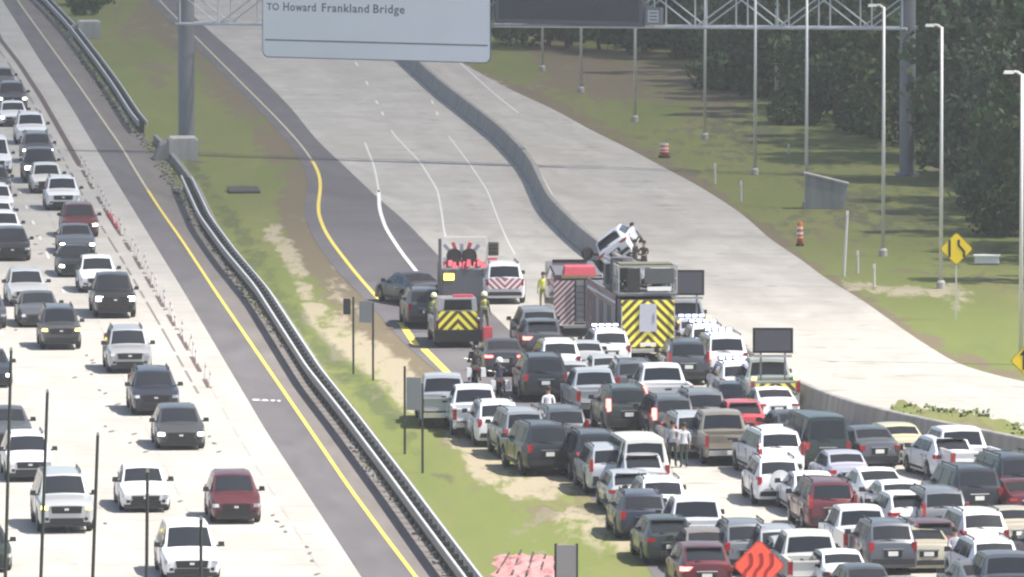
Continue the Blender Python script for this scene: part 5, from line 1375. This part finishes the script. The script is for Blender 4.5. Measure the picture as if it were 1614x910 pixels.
def person(px, py, pose, rz, shirt, pants, label, hat=None, h=1.76, vest=None, loc=None):
    if pose not in PM: PM[pose] = person_mesh(1, pose)
    p = loc or gp(px, py); q = empty('person', p, rz, label, 'person'); s_ = h / 1.78; q.scale = (s_, s_, s_)
    o = link('body', PM[pose], q)
    for i, m_ in ((1, shirt), (2, pants), (3, M_BLACK)): o.material_slots[i].link = 'OBJECT'; o.material_slots[i].material = m_
    lf = -.12 if pose == 'ride' else 0
    hm = hat or mat('hair_dark', (.03, .022, .018), .8)
    if hat: MB().lathe([(.150, 1.64), (.152, 1.70), (.135, 1.77), (.08, 1.83), (0, 1.85)], 14, (0, .01, lf)).build('helmet', hat, o, smooth=True)
    else: MB().lathe([(.094, 1.66), (.108, 1.71), (.098, 1.78), (.05, 1.815), (0, 1.825)], 12, (0, -.004, lf)).build('hair', hm, o, smooth=True)
    # face: eyes, nose, ears
    fb = MB().box((0, .125, 1.635 + lf), (.025, .03, .04), taper=.3).box((0, .112, 1.59 + lf), (.045, .012, .010), mi=1)
    for s2 in (-1, 1): fb.box((.034 * s2, .112, 1.665 + lf), (.020, .010, .010), mi=1).box((.088 * s2, .015, 1.65 + lf), (.016, .035, .055))
    fb.build('face', [mat('skin', (.36, .22, .15)), M_BLACK], o)
    if vest:
        vv = MB().lathe([(.175, 1.02), (.172, 1.18), (.19, 1.34), (.165, 1.43), (.09, 1.475)], 16, (0, 0, lf)); vv.v = [(x * 1.0, y * .74, z) for x, y, z in vv.v]; vv.build('vest', vest, o, smooth=True)
        bb = MB().lathe([(.181, 1.12), (.181, 1.17)], 16, (0, 0, lf)); bb.v = [(x, y * .76, z) for x, y, z in bb.v]; bb.build('vest_band', M_WBAND, o)
    return q
CL = lambda n, c: mat('cloth_' + n, c, .85, var=.15, scale=9)
person(1015, 436, 'reach', R(160), CL('dark', (.06, .06, .055)), CL('dark', (.06, .06, .055)), 'person in dark clothes standing right of the tipped white car')
person(1001, 434, 'walk', R(60), CL('black', (.03, .03, .03)), CL('black', (.03, .03, .03)), 'person in black partly behind the tipped car, next to the other')
person(856, 487, 'stand', R(170), CL('hivis', (.62, .62, .10)), CL('olive', (.22, .22, .06)), 'person in yellow high visibility gear on the bright slabs', vest=mat('vest_yellow', (.75, .75, .08), .6), h=1.72)
person(684, 524, 'stand', R(20), CL('turnout', (.09, .12, .06)), CL('turnout', (.09, .12, .06)), 'firefighter with pale helmet left of the chevron rescue pickup', hat=mat('helmet_pale', (.80, .80, .52), .4), vest=mat('vest_green', (.28, .38, .10), .6))
person(763, 522, 'walk', R(-20), CL('turnout', (.09, .12, .06)), CL('brown', (.12, .09, .05)), 'firefighter with pale helmet right of the chevron rescue pickup', hat=mat('helmet_pale', (.80, .80, .52), .4), vest=mat('vest_olive', (.42, .40, .12), .6))
person(864, 681, 'stand', R(10), CL('white', (.80, .80, .82)), CL('dark', (.06, .06, .055)), 'person in a white shirt standing behind the large black suv', h=1.82)
person(1060, 737, 'stand', R(-5), CL('palegrey', (.42, .43, .47)), CL('darkgreen', (.04, .055, .05)), 'left one of two people in pale shirts standing by the tan pickup', h=1.80)
person(1078, 738, 'stand', R(15), CL('light', (.55, .56, .58)), CL('darkgreen', (.04, .055, .05)), 'right one of two people in pale shirts standing by the tan pickup', h=1.74)
person(1505, 915, 'stand', R(10), CL('palegrey', (.42, .43, .47)), CL('darkbrown', (.05, .04, .045)), 'person in a pale grey top between the beige sedan and white suv', h=1.80)
# motorcycles with riders
def motorbike(px, py, a, label, plabel, shirt, hat):
    p = gp(px, py); q = empty('motorcycle', p, a, label, 'motorcycle')
    wm_ = MB().lathe([(.20, -.05), (.30, -.06), (.32, 0), (.30, .06), (.20, .05)], 18, axis='Y')
    for x in (-.75, .80):
        o = wm_.build('wheel', M_TYRE, q, (x, 0, .32)); MB().lathe([(0, -.03), (.2, -.02), (.2, .02), (0, .03)], 10, axis='Y').build('rim', M_RIM, o)
    MB().box((-.05, 0, .55), (.75, .30, .42), taper=.15).build('engine', M_DARKST, q)
    MB().box((.25, 0, .84), (.62, .34, .26), taper=.35).build('tank', paint('black'), q)
    MB().box((-.42, 0, .80), (.75, .34, .14), taper=.2).build('seat', M_BLACK, q)
    MB().box((-.82, .0, .72), (.5, .26, .10), taper=.2).build('rear_fender', paint('black'), q)
    for s_ in (-1, 1):
        MB().box((-.72, s_ * .30, .58), (.56, .22, .36), taper=.12).build('saddlebag', paint('white'), q); MB().tube((.45, s_ * .10, 1.02), (.36, s_ * .42, 1.08), .02, 6).build('handlebar', M_CHROME, q)
    MB().tube((.82, .06, .34), (.45, .05, 1.02), .035, 6).tube((.82, -.06, .34), (.45, -.05, 1.02), .035, 6).build('fork', M_CHROME, q)
    MB().box((.62, 0, 1.12), (.06, .52, .52), taper=.3, ry=-.5).build('windscreen', M_GLASS, q)
    MB().box((-1.09, 0, .74), (.04, .18, .08)).build('tail_light', M_TAIL, q); MB().box((.70, 0, .86), (.14, .2, .18)).build('headlight', M_LAMP, q)
    d = Vector((math.cos(a), math.sin(a), 0))
    person(0, 0, 'ride', a - math.pi / 2, shirt, CL('dark', (.06, .06, .055)), plabel, hat=hat, h=1.76, loc=p - d * .32)
a_ = heading(785, 622, 1.0)
motorbike(786, 626, a_, 'patrol motorcycle behind the charcoal sedan, its rider in a white helmet', 'rider in dark clothes and white helmet on the right hand motorcycle', CL('navy', (.05, .055, .09)), mat('helmet_white', (.82, .82, .84), .3))
motorbike(748, 606, a_, 'dark motorcycle left of the charcoal sedan with a dark clad rider', 'rider all in black on the left hand motorcycle', CL('black', (.03, .03, .03)), mat('helmet_black', (.03, .03, .03), .3))

# ------------------------------------------------------------------ air and cloud
b = MB().box((0, 1500, 23), (2600, 3300, 48)); hz = b.build('haze', [])
hz['kind'] = 'stuff'
hm = bpy.data.materials.new('haze'); hm.use_nodes = True; n_ = hm.node_tree; n_.nodes.clear()
pv = n_.nodes.new('ShaderNodeVolumePrincipled'); pv.inputs['Density'].default_value = .00019; pv.inputs['Color'].default_value = (.88, .90, .92, 1); pv.inputs['Anisotropy'].default_value = .2
oo = n_.nodes.new('ShaderNodeOutputMaterial'); n_.links.new(pv.outputs[0], oo.inputs['Volume']); hz.data.materials.append(hm)
# a cloud high over the far half of the road, shading it
ALT = 520.0
cb = bmesh.new(); bmesh.ops.create_icosphere(cb, subdivisions=5, radius=1.0)
for v in cb.verts:
    d = v.co.copy(); k = 1 + .22 * noise.noise(d * 2.1 + Vector((3, 1, 2))) + .10 * noise.noise(d * 5.0)
    v.co = Vector((d.x * 620 * k, d.y * 700 * k, d.z * 55 * k * (1.0 if d.z > 0 else .45)))
me = bpy.data.meshes.new('cloud'); cb.to_mesh(me); cb.free()
cl = link('cloud', me, None, Vector((0, 455 + 690, 0)) + SUN / SUN.z * ALT); cl['kind'] = 'stuff'
cm = bpy.data.materials.new('cloud_vapour'); cm.use_nodes = True; n_ = cm.node_tree; n_.nodes.clear()
pv = n_.nodes.new('ShaderNodeVolumePrincipled'); pv.inputs['Density'].default_value = .024; pv.inputs['Color'].default_value = (.95, .95, .96, 1)
oo = n_.nodes.new('ShaderNodeOutputMaterial'); n_.links.new(pv.outputs[0], oo.inputs['Volume']); me.materials.append(cm)
